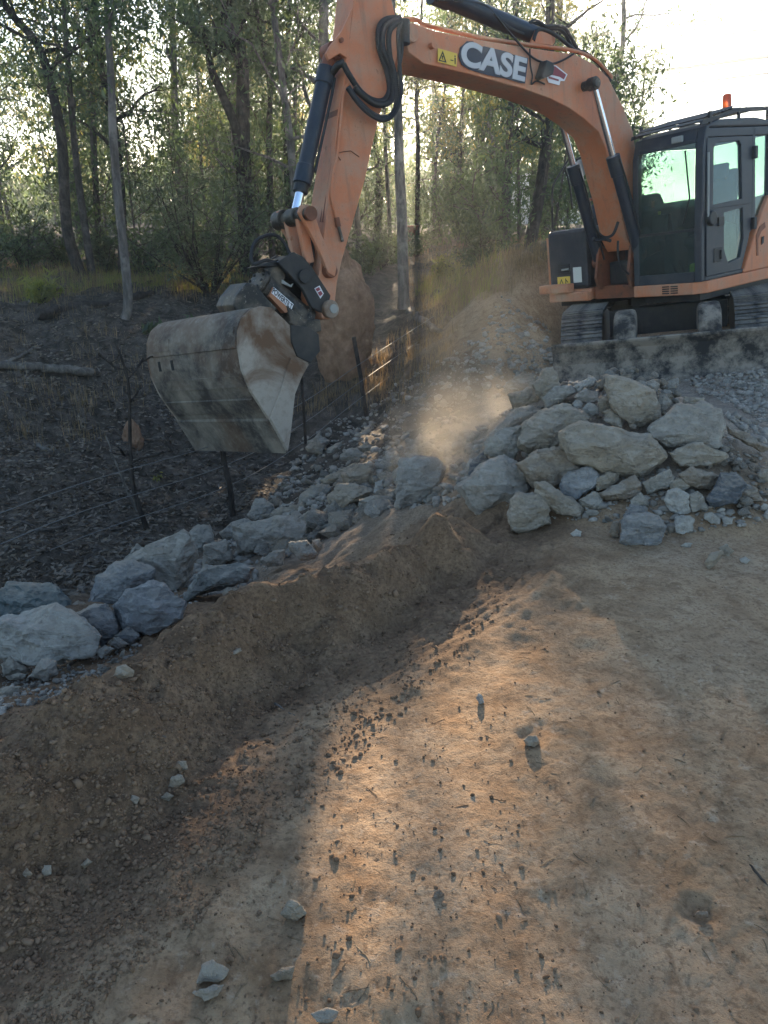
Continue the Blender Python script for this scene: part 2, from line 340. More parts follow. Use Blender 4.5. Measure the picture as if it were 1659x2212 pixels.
# ------------------------------------------------------------------ terrain: thin-plate surface through surveyed heights + berm + rock-pile core
ctrl = [(0,-3,0),(3,-3,0.02),(-1.2,-3,0),(-3,-3,-.05),(0,1,0),(1,1,0),(2.5,1,0),(-.6,1.2,0),(.5,2.5,0),(1.5,2.5,0),(3,3,0),(1,3.4,0),(2,4.4,0),(3.3,5,0),
 (3.3,6.6,-.02),(2.2,7.4,-.1),(6,2,.1),(6,5,.15),(8,8,.35),
 (-1.55,2.3,-.26),(-1.75,3.5,-.58),(-1.25,4.0,-.6),(-.8,5.2,-.75),(-.3,5.8,-.65),(.3,5.6,-.35),(-2.5,1.2,-.3),(-3,3,-.65),(-2.2,5.2,-.95),(-1.35,7.2,-1.2),(-.9,8.6,-1.15),
 (-.2,10.3,-1.0),(-1.7,8.2,-1.2),(-2.9,9.2,-1.0),(-.5,11.5,-.6),(-4.4,10.3,-.35),(-6.5,15.8,.4),(-3.2,17,.3),(.36,15.5,-.05),(1.55,22,.5),(3.9,26,.9),(-1.5,13.5,-.25),
 (-9,12,.2),(-6,6,-.5),(-5,3,-.5),(-10,5,-.2),(-.5,6.9,-.78),(.25,7.2,-.42),(.57,6,-.12),(.8,5.2,-.03),(1.2,7.5,-.12),(1.5,9.7,.05),(1.9,10.6,.25),(2.05,12.0,.72),
 (2.6,13.0,.95),(3.2,14.5,1.0),(1.2,12.5,.12),(1.3,15,.35),(5,16,1.0),(20,40,1.2),(-20,40,.9),(0,60,1.2),(0,110,1.3),(70,110,1.6),(-70,110,1.0),(0,300,2),(300,300,3),
 (-300,300,2),(300,0,2),(-300,0,0),(0,-60,0),(60,-40,.6),(-60,-40,-.4),(0,-300,0),(300,-300,1),(-300,-300,-1),(20,10,.9),(30,25,1.2),(9,14,.8)]
for _i in (-1.8, 0, 2.4):
    for _j in (-1.4, 0, 1.4):
        q = MO + UF * _i + UL * _j; ctrl.append((q[0], q[1], q[2] - 0.01))
CT = np.array(ctrl, float)
def _tps(d2): return 0.5 * d2 * np.log(d2 + 1e-9)
_d2 = ((CT[:, None, :2] - CT[None, :, :2]) ** 2).sum(-1); _n = len(CT)
_K = _tps(_d2) + np.eye(_n) * 1e-3; _P = np.c_[np.ones(_n), CT[:, :2]]
_S = np.linalg.solve(np.block([[_K, _P], [_P.T, np.zeros((3, 3))]]), np.r_[CT[:, 2], np.zeros(3)])
def base_h(x, y):
    x = np.asarray(x, float); y = np.asarray(y, float); sh = x.shape; x = x.ravel(); y = y.ravel(); out = np.empty_like(x)
    for i in range(0, len(x), 20000):
        a, b = x[i:i + 20000], y[i:i + 20000]
        out[i:i + 20000] = _tps((a[:, None] - CT[:, 0]) ** 2 + (b[:, None] - CT[:, 1]) ** 2) @ _S[:_n] + _S[_n] + _S[_n + 1] * a + _S[_n + 2] * b
    return out.reshape(sh)
CREST = np.array([(-2.6, -.9), (-1.75, .55), (-1.08, 1.84), (-.93, 2.06), (-.74, 2.55), (-.52, 2.88), (-.24, 3.10), (.20, 3.55), (.40, 3.86)])
def crest_d(x, y):
    """signed distance to the berm crest (positive on the road side) and the arc position"""
    x = np.asarray(x, float); y = np.asarray(y, float); best = np.full(x.shape, 1e9); sg = np.zeros(x.shape); ar = np.zeros(x.shape); acc = 0
    for (x0, y0), (x1, y1) in zip(CREST[:-1], CREST[1:]):
        dx, dy = x1 - x0, y1 - y0; ll = math.hypot(dx, dy)
        t = np.clip(((x - x0) * dx + (y - y0) * dy) / ll ** 2, 0, 1); d = np.hypot(x - x0 - t * dx, y - y0 - t * dy)
        s = np.sign((x - x0) * dy - (y - y0) * dx); m = d < best
        best = np.where(m, d, best); sg = np.where(m, s, sg); ar = np.where(m, acc + t * ll, ar); acc += ll
    return best * sg, ar, acc
PC = (1.72, 5.30); PA = (1.38, 1.50)
def pile_h(x, y):
    d = np.hypot((x - PC[0]) / PA[0], (y - PC[1]) / PA[1]); return 0.54 * np.clip(1 - d, 0, 1) ** 0.85
def berm_h(x, y):
    d, a, tot = crest_d(x, y)
    hgt = 0.25 * (0.85 + 0.22 * vnoise(a * 2.3, a * 0) + 0.12 * vnoise(a * 6.1, a * 0 + 5)) * (1 - 0.32 * sstep(3.6, 5.0, a)) * (1 - 0.5 * sstep(tot - 0.45, tot, a))
    wob = 0.05 * vnoise(x * 4, y * 4, s=3)
    r = np.clip(1 - (np.abs(d) + wob) / (0.42 - 0.21 * sstep(3.1, 5.2, a)), 0, 1); road = r * r * (3 - 2 * r) * 0.45 + r * 0.55
    g = np.exp(-(d / (0.24 - 0.08 * sstep(3.6, 5.0, a))) ** 2)
    m = np.where(d >= 0, np.clip(road, 0, 1), g)
    furrow = -0.010 * np.exp(-((d - 0.47) / 0.10) ** 2)
    spill = 0.035 * np.exp(-((d - 0.62) / 0.13) ** 2) * (0.6 + 0.6 * vnoise(x * 3, y * 3, s=9))
    return m, hgt, (furrow + spill) * (a > 0.3)
PITS = []
def _pit(px, py, r, dep):
    v = ray(px, py); P = CAMP - v * (CAM_H / v[2]); PITS.append((P[0], P[1], r, dep * .6))
for a in ((1190,1305,.10,.02),(1240,1325,.09,.018),(1130,1395,.09,.02),(1265,1405,.07,.015),(1130,1455,.06,.012),(590,1985,.10,.03),(400,2090,.10,.03),(1510,1980,.05,.03),(1145,1600,.05,.02),
          (1400,1335,.06,.012),(880,1500,.06,.012),(1170,1580,.05,.012),(700,2190,.09,.02),(1330,1700,.08,.010),(1480,1780,.10,.010),(1200,2000,.1,.01)): _pit(*a)
LUMPS = [(-.30, 3.02, .13, .05), (-.42, 2.80, .10, -.035), (-.10, 3.12, .10, .04), (-.62, 2.60, .12, .04), (.10, 3.35, .12, .045), (-.85, 2.20, .10, -.04), (-.95, 1.95, .14, .03), (.28, 3.62, .12, .06), (-.2, 2.85, .07, .03), (-.02, 3.05, .08, .03), (-.5, 2.62, .06, -.03)]
def height(x, y, berm=True, pile=True, fine=False):
    x = np.asarray(x, float); y = np.asarray(y, float); h = base_h(x, y)
    if pile: h = h + pile_h(x, y) * (0.80 if fine else 1.0)
    if berm:
        m_, hg_, ex_ = berm_h(x, y); h = h + m_ * np.maximum(hg_ - h, 0) + ex_
    if fine:
        d, a, tot = crest_d(x, y); r = np.hypot(x, y)
        soft = np.exp(-((d - 0.08) / 0.36) ** 2) * (y < 4.6)                      # loose soil on and beside the berm
        gul = sstep(0.05, 0.5, -d) * 1.0
        far = sstep(6, 12, r)
        h = h + fbm(x * 1.3, y * 1.3, o=3, s=21) * (0.010 + 0.05 * gul + 0.05 * far)
        h = h + fbm(x * 6, y * 6, o=4, s=31) * (0.0050 + 0.032 * soft + 0.022 * gul + 0.02 * far)
        h = h + np.abs(fbm(x * 16, y * 16, o=4, s=41)) * (0.0032 + 0.024 * soft + 0.010 * gul)
        h = h + fbm(x * 45, y * 45, o=3, s=51) * (0.0024 + 0.005 * soft)
        # bucket-scraped furrow lines along the berm foot
        h = h + 0.006 * np.sin(d * 95 + 2.5 * vnoise(x * 2, y * 2, s=5)) * np.exp(-((d - 0.5) / 0.18) ** 2) * sstep(3.0, 4.4, a)
        pit = 0
        for lx, ly, lr, lh in LUMPS: pit = pit + lh * np.exp(-((x - lx) ** 2 + (y - ly) ** 2) / lr ** 2 * 1.5)
        for px, py, pr, pd in PITS:
            q = np.hypot(x - px, y - py) / pr; pit = pit - pd * np.exp(-q ** 2 * 1.6) + 0.25 * pd * np.exp(-((q - 1.3) / 0.35) ** 2)
        h = h + pit
    return h
def hit(px, py, berm=True, pile=True, n=420, far=120.0):
    """first point where the line of sight through the pixel meets the ground"""
    px = np.atleast_1d(np.asarray(px, float)); py = np.atleast_1d(np.asarray(py, float)); d = ray(px, py)
    ts = np.geomspace(0.8, far, n); prev = np.full(len(px), ts[0]); res = np.full(len(px), far); done = np.zeros(len(px), bool); lo = prev.copy()
    for t in ts:
        P = CAMP + d * t; below = (P[:, 2] < height(P[:, 0], P[:, 1], berm, pile)) & ~done
        lo[below] = prev[below]; res[below] = t; done |= below; prev[:] = t
        if done.all(): break
    hi = res.copy(); lo = np.where(done, lo, res)
    for _ in range(14):
        mid = (lo + hi) / 2; P = CAMP + d * mid[:, None]; b = P[:, 2] < height(P[:, 0], P[:, 1], berm, pile); hi = np.where(b, mid, hi); lo = np.where(b, lo, mid)
    return CAMP + d * hi[:, None]
def hit1(px, py, **k): return hit([px], [py], **k)[0]

rr = np.concatenate([[0.02, 0.15, 0.3], np.arange(0.45, 5.2, 0.0155), 5.2 * np.geomspace(1, 1.0125 ** 150, 150)[1:], 5.2 * 1.0125 ** 150 * np.geomspace(1, 900 / (5.2 * 1.0125 ** 150), 60)[1:]])
aa = np.concatenate([np.linspace(-38, 38, 235), np.linspace(38, 322, 62)[1:-1]]) * math.pi / 180
A, RR = np.meshgrid(aa, rr); X = RR * np.sin(A); Y = RR * np.cos(A)
Z = height(X, Y, fine=True)
nr, na = X.shape; V = np.c_[X.ravel(), Y.ravel(), Z.ravel()]
I = np.arange(nr * na).reshape(nr, na); I2 = np.roll(I, -1, axis=1)
Q = np.stack([I[:-1], I[1:], I2[1:], I2[:-1]], -1).reshape(-1, 4)
me = mesh_np('ground', V, Q, smooth=True)
# close the small hole under the camera
zone = np.zeros((nr * na, 4), np.float32); zone[:, 3] = 1
d, a, tot = crest_d(V[:, 0], V[:, 1]); x, y = V[:, 0], V[:, 1]
near = sstep(5.6, 4.2, y)
zone[:, 0] = np.clip(sstep(0.85, 0.35, d + 0.18 * fbm(x * 3, y * 3, s=61)) * near, 0, 1)
gul = sstep(0.06, 0.28, -d + 0.10 * vnoise(x * 3, y * 3, s=63))
litr = np.clip(gul * sstep(0.4, -0.25, x - 0.25 * (y - 5.2) + 0.5 * fbm(x, y, s=65)) + sstep(11.5, 14, y) * sstep(3.4, 2.2, x - (y - 13) * .5), 0, 1)
litr = np.where((y < 4.5) & (d > 0), 0, litr)
litr = litr * np.clip(sstep(4.9, 5.9, y) + sstep(-1.7, -2.3, x), 0, 1)
zone[:, 1] = litr
grav = np.clip(sstep(0.05, .4, pile_h(x, y)) + sstep(4.4, 5.4, y) * sstep(13, 10, y) * (1 - litr) + gul * sstep(5.2, 4.2, y) * 0.85 * sstep(-2.6, -1.6, x), 0, 1)
bankm = np.clip(1.5 * np.exp(-(((x - 1.75) / .75) ** 2 + ((y - 11.2) / 1.8) ** 2)), 0, 1); grav = np.clip(grav * (1 - 1.4 * bankm), 0, 1); zone[:, 1] = np.clip(litr * (1 - 1.5 * bankm), 0, 1)
zone[:, 2] = grav * (1 - zone[:, 0]) 
ca = me.color_attributes.new('zone', 'FLOAT_COLOR', 'POINT'); ca.data.foreach_set('color', zone.ravel())
ground = link('ground', me, M['soil']); ground['kind'] = 'structure'
ground['label'] = 'tan dirt road with a soil berm, rocky gully and wooded bank'
# ------------------------------------------------------------------ excavator (local axes: x = forward, y = left, z = up)
EX = bpy.data.objects.new('excavator', None); COL.objects.link(EX)
EX.matrix_world = Matrix([[MR[0][i], MR[1][i], MR[2][i], MO[i]] for i in range(3)] + [[0, 0, 0, 1]])
tag(EX, 'orange and black tracked excavator with raised boom, tilted bucket and dozer blade', 'excavator')
def T(px, py, l):
    d = ray(px, py); t = ((MO + _L * l - CAMP) @ _L) / (d @ _L); q = MR @ (CAMP + d * t - MO); return (float(q[0]), float(q[2]))
def T3(px, py, l): a, b = T(px, py, l); return (a, l, b)
def TP(pts, l): return [T(x, y, l) for x, y in pts]
def off(poly, k):
    c = np.mean(poly, 0); return [tuple(c + (np.array(p) - c) * k) for p in poly]
def sub(name, mb, mat, parent, **k): return mb.build(name, mat, parent, **k)
def uc(p):
    c, s = math.cos(_a), math.sin(_a); return (p[0] * c + p[1] * s, -p[0] * s + p[1] * c, p[2])
def ucb(mb): mb.v = [uc(p) for p in mb.v]; return mb
def resample_closed(poly): return poly
# --- boom
bu = [(871,53),(892,48),(940,67),(1036,86),(1142,103),(1242,117),(1285,139),(1314,168),(1343,225),(1367,283),(1378,360),(1385,450)]
bl = [(1336,430),(1323,381),(1309,323),(1294,285),(1262,256),(1230,233),(1188,212),(1132,192),(1036,165),(950,145),(916,137),(883,113)]
BW = 0.19
bp = TP(bu, BW) + [(0.80, 1.62), (0.88, 1.45), (1.02, 1.45), (1.14, 1.62)] + TP(bl, BW)
boom = MB().prof(bp, -BW, BW).build('boom', M['orange'], EX, smooth=30, bevel=0.008)
m = MB().tube([(T(884, 75, BW)[0], -BW - .05, T(884, 75, BW)[1]), (T(884, 75, BW)[0], BW + .05, T(884, 75, BW)[1])], 0.075, 18)
sub('tip_boss', m, M['orange'], boom, smooth=40, bevel=.006)
m = MB()
for l in (BW + .05,): m.tube([(T(930, 100, BW)[0], l - .05, T(930, 100, BW)[1]), (T(930, 100, BW)[0], l, T(930, 100, BW)[1])], 0.028, 10)
sub('bolt', m, M['orange'], boom, smooth=40)
m = MB().tube([(*T(1281, 181, BW + .13)[:1], -BW - .16, T(1281, 181, BW + .13)[1]), (T(1281, 181, BW + .13)[0], BW + .20, T(1281, 181, BW + .13)[1])], 0.052, 16)
sub('cylinder_pin', m, M['greasy'], boom, smooth=40, bevel=.008)
m = MB().tube([(1.0, -.26, 1.58), (1.0, .26, 1.58)], 0.085, 16); sub('foot_pin', m, M['greasy'], boom, smooth=40)
# hard pipes along the top of the boom
for l, dy in ((.13, 0), (.06, 2), (-.06, 2)):
    pts = [T3(862, 42 + dy, l), T3(900, 42 + dy, l), T3(925, 55 + dy, l), T3(1036, 80 + dy, l), T3(1142, 96 + dy, l), T3(1235, 108 + dy, l), T3(1285, 128 + dy, l), T3(1322, 166 + dy, l)]
    sub('hydraulic_pipe', MB().tube(smooth_path(pts, 4), 0.017, 8), M['orange'], boom, smooth=60)
# warning decal
def quad_fu(px4, l): return [T3(x, y, l) for x, y in px4]
def decal(name, px, l, mat, parent, th=0.003):
    p = TP(px, l); return MB().prof(p, l, l + th).build(name, mat, parent)
ZC = lambda x, y: (915.9 + x * .2188, y * .2188)
LD = BW + .013
d1 = decal('warning_decal', [ZC(135, 475), ZC(325, 530), ZC(320, 660), ZC(135, 610)], LD, M['yellow'], boom)
m = MB()
tri = [ZC(185, 500), ZC(222, 620), ZC(143, 600)]; tin = [ZC(184, 527), ZC(206, 605), ZC(158, 592)]
for i in range(3): m.prof(TP([tri[i], tri[(i + 1) % 3], tin[(i + 1) % 3], tin[i]], LD + .003), LD + .003, LD + .005)
m.prof(TP([ZC(178, 548), ZC(192, 552), ZC(184, 575), ZC(192, 596), ZC(176, 580)], LD + .003), LD + .003, LD + .005)
m.prof(TP([ZC(300, 570), ZC(313, 573), ZC(311, 635), ZC(303, 634)], LD + .003), LD + .003, LD + .005)
m.prof(TP([ZC(301, 547), ZC(312, 550), ZC(311, 565), ZC(301, 563)], LD + .003), LD + .003, LD + .005)
m.prof(TP([ZC(262, 588), ZC(290, 595), ZC(290, 603), ZC(262, 597)], LD + .003), LD + .003, LD + .005)
sub('pictogram', m, M['ink'], boom)
# maker's lettering: dark border plate and raised grey letters
plate = decal('name_plate', [ZC(340, 560), ZC(355, 470), ZC(420, 408), ZC(480, 410), ZC(545, 470), ZC(590, 458), ZC(680, 480), ZC(760, 497), ZC(840, 520), ZC(875, 540), ZC(1027, 575),
    ZC(995, 825), ZC(950, 820), ZC(800, 775), ZC(640, 745), ZC(450, 690), ZC(370, 640)], LD, M['plate'], boom, 0.006)
def text_mesh(s, bold=0.0):
    cu = bpy.data.curves.new('t', 'FONT'); cu.body = s; cu.offset = bold; cu.extrude = 0.0
    o = bpy.data.objects.new('t', cu); COL.objects.link(o); dg = bpy.context.evaluated_depsgraph_get()
    me = bpy.data.meshes.new_from_object(o.evaluated_get(dg)); bpy.data.objects.remove(o); bpy.data.curves.remove(cu); return me
def letters(s, o_px, x_px, y_px, l, th, mat, parent, name='letter', bold=0.03, squeeze=None):
    """o_px bottom-left, x_px bottom-right, y_px top-right of the word, in the picture; each letter one mesh on plane L = l"""
    o, xx, yy = (np.array(T(*p, l)) for p in (o_px, x_px, y_px)); ux = xx - o; uy = yy - xx
    full = text_mesh(s, bold); W = max(v.co.x for v in full.vertices); X0 = min(v.co.x for v in full.vertices); Hh = max(v.co.y for v in full.vertices); Y0 = min(v.co.y for v in full.vertices)
    bm = bmesh.new(); bm.from_mesh(full); bmesh.ops.remove_doubles(bm, verts=bm.verts, dist=1e-6)
    g = bmesh.ops.extrude_face_region(bm, geom=bm.faces[:]); top = {v for v in g['geom'] if isinstance(v, bmesh.types.BMVert)}
    for v in bm.verts:
        a = (v.co.x - X0) / (W - X0); b = (v.co.y - Y0) / (Hh - Y0); q = o + ux * a + uy * b; v.co = Vector((q[0], l + (th if v in top else 0), q[1]))
    bmesh.ops.recalc_face_normals(bm, faces=bm.faces)
    # split into letters
    seen = set(); k = 0
    bm.verts.ensure_lookup_table(); isl = []
    for v in bm.verts:
        if v in seen: continue
        st = [v]; comp = []
        while st:
            q = st.pop()
            if q in seen: continue
            seen.add(q); comp.append(q); st += [e.other_vert(q) for e in q.link_edges]
        isl.append(comp)
    for comp in isl:
        idx = {v: i for i, v in enumerate(comp)}; fs = {f for v in comp for f in v.link_faces}
        mb = MB(); mb.add([v.co for v in comp], [tuple(idx[v] for v in f.verts) for f in fs]); mb.build(name, mat, parent)
    bm.free()
letters('CASE', ZC(352, 640), ZC(988, 812), ZC(1018, 578), LD + .006, 0.008, M['letter'], boom, bold=0.035)
st_ = decal('dealer_sticker', [ZC(1222, 640), ZC(1300, 645), ZC(1415, 735), ZC(1385, 800), ZC(1345, 800), ZC(1335, 842), ZC(1228, 815), ZC(1212, 770)], LD, M['white'], boom)
m = MB().prof(TP([ZC(1228, 650), ZC(1295, 655), ZC(1402, 738), ZC(1380, 785), ZC(1342, 760), ZC(1225, 730)], LD + .003), LD + .003, LD + .005); sub('sticker_print', m, M['maroon'], boom)
m = MB().prof(TP([ZC(1228, 752), ZC(1330, 785), ZC(1328, 803), ZC(1232, 775)], LD + .003), LD + .003, LD + .005); sub('sticker_print', m, M['maroon'], boom)
# work lamp hanging on the boom side with its lead
m = MB().prof(TP([ZC(1150, 610), ZC(1215, 640), ZC(1228, 690), ZC(1215, 755), ZC(1120, 800), ZC(1100, 770), ZC(1130, 680)], BW + .03), BW + .014, BW + .12)
lamp = sub('work_lamp', m, M['black'], boom, bevel=.012)
pts = [T3(*ZC(x, y), BW + .03) for x, y in ((690, 130), (800, 270), (930, 420), (1040, 540), (1130, 600), (1260, 630), (1380, 590), (1480, 530))]
sub('lamp_lead', MB().tube(smooth_path(pts, 5), 0.011, 6), M['rubber'], boom, smooth=60)
pts = [T3(*ZC(x, y), BW + .03) for x, y in ((1045, 480), (1050, 640), (1070, 750), (1060, 830), (1110, 800), (1190, 830))]
sub('lamp_lead', MB().tube(smooth_path(pts, 5), 0.009, 6), M['rubber'], boom, smooth=60)
# arm-cylinder bracket and loose hoses on top
m = MB()
for l in (-.11, .09): m.prof(TP([ZC(1030, 440), ZC(1090, 300), ZC(1180, 290), ZC(1240, 350), ZC(1260, 450)], l), l, l + .03)
sub('cylinder_bracket', m, M['orange'], boom, bevel=.006)
for l, seq in ((.05, ((1000, 270), (1060, 215), (1130, 215), (1200, 260), (1300, 260), (1390, 280), (1450, 370), (1520, 490), (1560, 510))),
               (-.03, ((1020, 260), (1120, 230), (1230, 290), (1330, 290), (1400, 350), (1440, 430), (1490, 500))),
               (.12, ((1080, 400), (1120, 300), (1200, 300), (1330, 370), (1440, 460), (1520, 520))),
               (.10, ((1500, 500), (1590, 520), (1680, 590), (1760, 680), (1840, 800)))):
    sub('hydraulic_hose', MB().tube(smooth_path([T3(*ZC(x, y), l) for x, y in seq], 5), 0.02, 8), M['rubber'], boom, smooth=60)
# --- arm cylinder above the boom
ac = bpy.data.objects.new('arm_cylinder', None); COL.objects.link(ac); ac.parent = EX
A0 = np.array(T3(1180, 86, 0)); A1 = np.array(T3(958, -6, 0)); A2 = A1 + (A1 - A0) * 0.55
sub('barrel', MB().tube([A0 + (A1 - A0) * .06, A0 + (A1 - A0) * 1.0], 0.088, 20), M['navy'], ac, smooth=40)
sub('gland', MB().tube([A0 + (A1 - A0) * .96, A0 + (A1 - A0) * 1.1], 0.1, 20), M['navy'], ac, smooth=40)
sub('rod', MB().tube([A1, A2], 0.045, 16), M['chrome'], ac, smooth=40)
sub('end_eye', MB().tube([A0 + np.array([0, -.07, 0]), A0 + np.array([0, .07, 0])], 0.07, 16), M['orange'], ac, smooth=40)
for s_ in (-1, 1):
    pts = [T3(*ZC(x, y), s_ * .07) for x, y in ((130, 0), (420, 20), (600, 60), (720, 170), (830, 270), (980, 340))]
    sub('hydraulic_hose', MB().tube(smooth_path(pts, 4), 0.019, 8), M['rubber'], ac, smooth=60)
# --- boom cylinders
for l, top, mid, foot in ((BW + .13, (1281, 181), (1321, 341), (1368, 500)), (-BW - .11, (1200, 215), (1239, 358), (1298, 582))):
    bc = bpy.data.objects.new('boom_cylinder', None); COL.objects.link(bc); bc.parent = EX
    a, b, c = (np.array(T3(*p, l)) for p in (top, mid, foot)); dirv = (c - a) / np.linalg.norm(c - a)
    b = a + dirv * np.dot(b - a, dirv)
    c = a + dirv * (2.05)
    sub('rod', MB().tube([a, b], 0.036, 14), M['chrome'], bc, smooth=40)
    sub('gland', MB().tube([b - dirv * .01, b + dirv * .22], 0.082, 16), M['navy'], bc, smooth=40, bevel=.006)
    sub('barrel', MB().tube([b + dirv * .2, c], 0.068, 16), M['navy'], bc, smooth=40)
    sub('rod_eye', MB().tube([a + np.array([0, -.05, 0]), a + np.array([0, .05, 0])], 0.07, 16), M['greasy'], bc, smooth=40, bevel=.006)
    sub('feed_pipe', MB().tube([b + dirv * .06 + np.array([.02, .085, .02]), b + dirv * .3 + np.array([.0, .085, .03]), c + np.array([0, .085, .03])], 0.012, 8), M['black'], bc, smooth=60)
    sub('foot_eye', MB().tube([c + np.array([0, -.06, 0]), c + np.array([0, .06, 0])], 0.075, 16), M['orange_grime_shade'], bc, smooth=40)
# --- arm
AR0, AR1 = -0.10, 0.19
al = [(764,0),(760,39),(748,125),(742,182),(737,208),(729,260),(722,352),(711,417),(698,521),(690,590),(684,640)]
ar = [(697,688),(712,690),(723,672),(725,640),(728,610),(739,561),(768,461),(788,390),(805,312),(820,250),(852,150),(862,90),(856,40),(846,0)]
apoly = [T(772, -60, AR1)] + TP(al, AR1) + TP(ar, AR1) + [T(826, -120, AR1), T(800, -135, AR1)]
arm = MB().prof(apoly, AR0, AR1).build('arm', M['orange'], EX, smooth=30, bevel=0.007)
m = MB(); q = T(740, 60, AR1); q2 = T(703, 100, AR1); q3 = T(708, 140, AR1); q4 = T(752, 130, AR1)
for l0 in (AR0 - .002, AR1 - .03): m.prof(TP([(757, 20), (735, 68), (710, 100), (700, 118), (706, 132), (730, 118), (746, 128)], l0), l0, l0 + .033)
sub('cylinder_lug', m, M['orange'], arm, bevel=.006)
m = MB()
for x, y, r in ((735, 88, .02),): a = T3(x, y, AR1); m.tube([a, (a[0], a[1] + .03, a[2])], r, 10)
sub('bolt', m, M['orange_grime_shade'], arm, smooth=40)
tp = T3(710, 668, AR1)
m = MB().tube([(tp[0], AR0 - .06, tp[2]), (tp[0], AR1 + .05, tp[2])], 0.085, 18); sub('tip_boss', m, M['cheek'], arm, smooth=40, bevel=.008)
m = MB().tube([(tp[0] - .02, AR1 + .05, tp[2]), (tp[0] - .02, AR1 + .062, tp[2])], 0.042, 14); sub('pin_cap', m, M['panelgrey'], arm, smooth=40)
lk = T3(708, 585, AR1)
m = MB().tube([(lk[0], AR0 - .07, lk[2]), (lk[0], AR1 + .07, lk[2])], 0.066, 18); sub('link_boss', m, M['orange_grime_shade'], arm, smooth=40, bevel=.006)
# pipes down the front face and side of the arm
for l, x0 in ((AR1 + .02, 6), (AR1 - .05, -6), (AR1 - .09, -10), (AR0 + .05, -10)):
    pts = [T3(742 + x0, 200, l), T3(734 + x0, 245, l), T3(727 + x0, 330, l), T3(716 + x0, 400, l), T3(703 + x0, 480, l)]
    if l > AR1: pts = [T3(752, 182, l), T3(744, 198, l), T3(737, 250, l), T3(729, 330, l), T3(720, 372, l), T3(716, 420, l), T3(722, 452, l), T3(728, 478, l)]
    sub('hydraulic_pipe', MB().tube(smooth_path(pts, 4), 0.014 if l > AR1 else .012, 8), M['orange'] if l > AR1 else M['orange_grime_shade'], arm, smooth=60)
m = MB().tube([T3(728, 476, AR1 + .02), T3(734, 500, AR1 + .03), T3(740, 522, AR1 + .03)], 0.016, 8); sub('hose_fitting', m, M['greasy'], arm, smooth=50)
m = MB().tube([T3(727, 470, AR1 + .02), T3(731, 490, AR1 + .025)], 0.026, 8); sub('hose_fitting', m, M['orange_grime_shade'], arm, smooth=50)
# front plate, its dark colour painting in shade on the arm's front face, and crack-like weld scratch
m = MB(); pa = TP([(733, 235), (724, 352), (713, 417), (700, 515)], AR1)
m.prism([(a + .006, AR0 + .02, b) for a, b in pa] + [(a + .002, AR0 + .02, b) for a, b in pa[::-1]], [(a + .006, AR1 - .02, b) for a, b in pa] + [(a + .002, AR1 - .02, b) for a, b in pa[::-1]])
sub('front_plate', m, M['orange_grime_shade'], arm)
m = MB().tube([T3(736, 346, AR1 + .004), T3(726, 332, AR1 + .004), T3(740, 328, AR1 + .004), T3(758, 326, AR1 + .004), T3(776, 339, AR1 + .004)], 0.004, 5); sub('scratch', m, M['rust'], arm)
# hose loops between boom tip and arm
loops = [([(865,39),(835,42),(819,60),(819,104),(836,156),(841,195),(828,217),(805,216),(779,198),(752,158),(742,138)], .022, .25),
         ([(866,42),(842,50),(828,68),(828,108),(845,150),(850,200),(840,222),(812,226),(785,208),(766,190)], .022, .28),
         ([(866,46),(850,56),(840,75),(842,120),(852,160),(857,215),(846,248),(822,254),(796,240),(768,212),(752,188)], .021, .30),
         ([(868,50),(860,70),(862,120),(865,170),(866,208),(852,246),(828,260),(800,248),(775,225),(750,190)], .018, .33),
         ([(869,60),(868,110),(862,150),(868,190),(858,236),(834,258)], .018, .22)]
for pts, r, l in loops:
    P = smooth_path([T3(x, y, l) for x, y in pts], 7)
    n = len(P); h = sub('hydraulic_hose', MB().tube(P, r, 10), M['rubber'], arm, smooth=60)
    if r > .02:           # spiral hose guard: rings along the hose
        g = MB()
        for i in range(1, len(P) - 1):
            dv = (P[i + 1] - P[i - 1]).normalized() * .006
            g.tube([P[i] - dv, P[i] + dv], r + .004, 10)
            mid = (P[i] + P[i + 1]) / 2; g.tube([mid - dv, mid + dv], r + .004, 10)
        sub('hose_guard', g, M['rubber'], arm, smooth=60)
m = MB().tube([T3(872, 44, .2), T3(872, 95, .2)], .06, 10); sub('hose_clamp', m, M['black'], arm, smooth=40)
# --- bucket cylinder
bk = bpy.data.objects.new('bucket_cylinder', None); COL.objects.link(bk); bk.parent = EX
lc = (AR0 + AR1) / 2; C0 = np.array(T3(714, 112, lc)); C1 = np.array(T3(652, 398, lc)); C2 = np.array(T3(636, 469, lc)); dv = (C1 - C0) / np.linalg.norm(C1 - C0)
sub('barrel', MB().tube([C0 + dv * .16, C1], 0.072, 20), M['navy'], bk, smooth=40)
sub('rear_collar', MB().tube([C0 + dv * .15, C0 + dv * .30], 0.084, 20), M['navy'], bk, smooth=40, bevel=.004)
sub('gland', MB().tube([C1 - dv * .17, C1], 0.083, 20), M['navy'], bk, smooth=40, bevel=.006)
sub('gland_nut', MB().tube([C1, C1 + dv * .075], 0.068, 20), M['black'], bk, smooth=40)
sub('rod', MB().tube([C1 + dv * .05, C2], 0.042, 18), M['chrome'], bk, smooth=40)
sub('rear_eye', MB().tube([C0 + np.array([0, -.07, 0]), C0 + np.array([0, .07, 0])], .075, 16), M['orange_grime_shade'], bk, smooth=40)
sub('rear_neck', MB().tube([C0, C0 + dv * .18], .058, 16), M['orange_grime_shade'], bk, smooth=40)
sub('rod_eye', MB().tube([C2 + np.array([0, -.08, 0]), C2 + np.array([0, .08, 0])], .078, 18), M['greasy'], bk, smooth=40, bevel=.01)
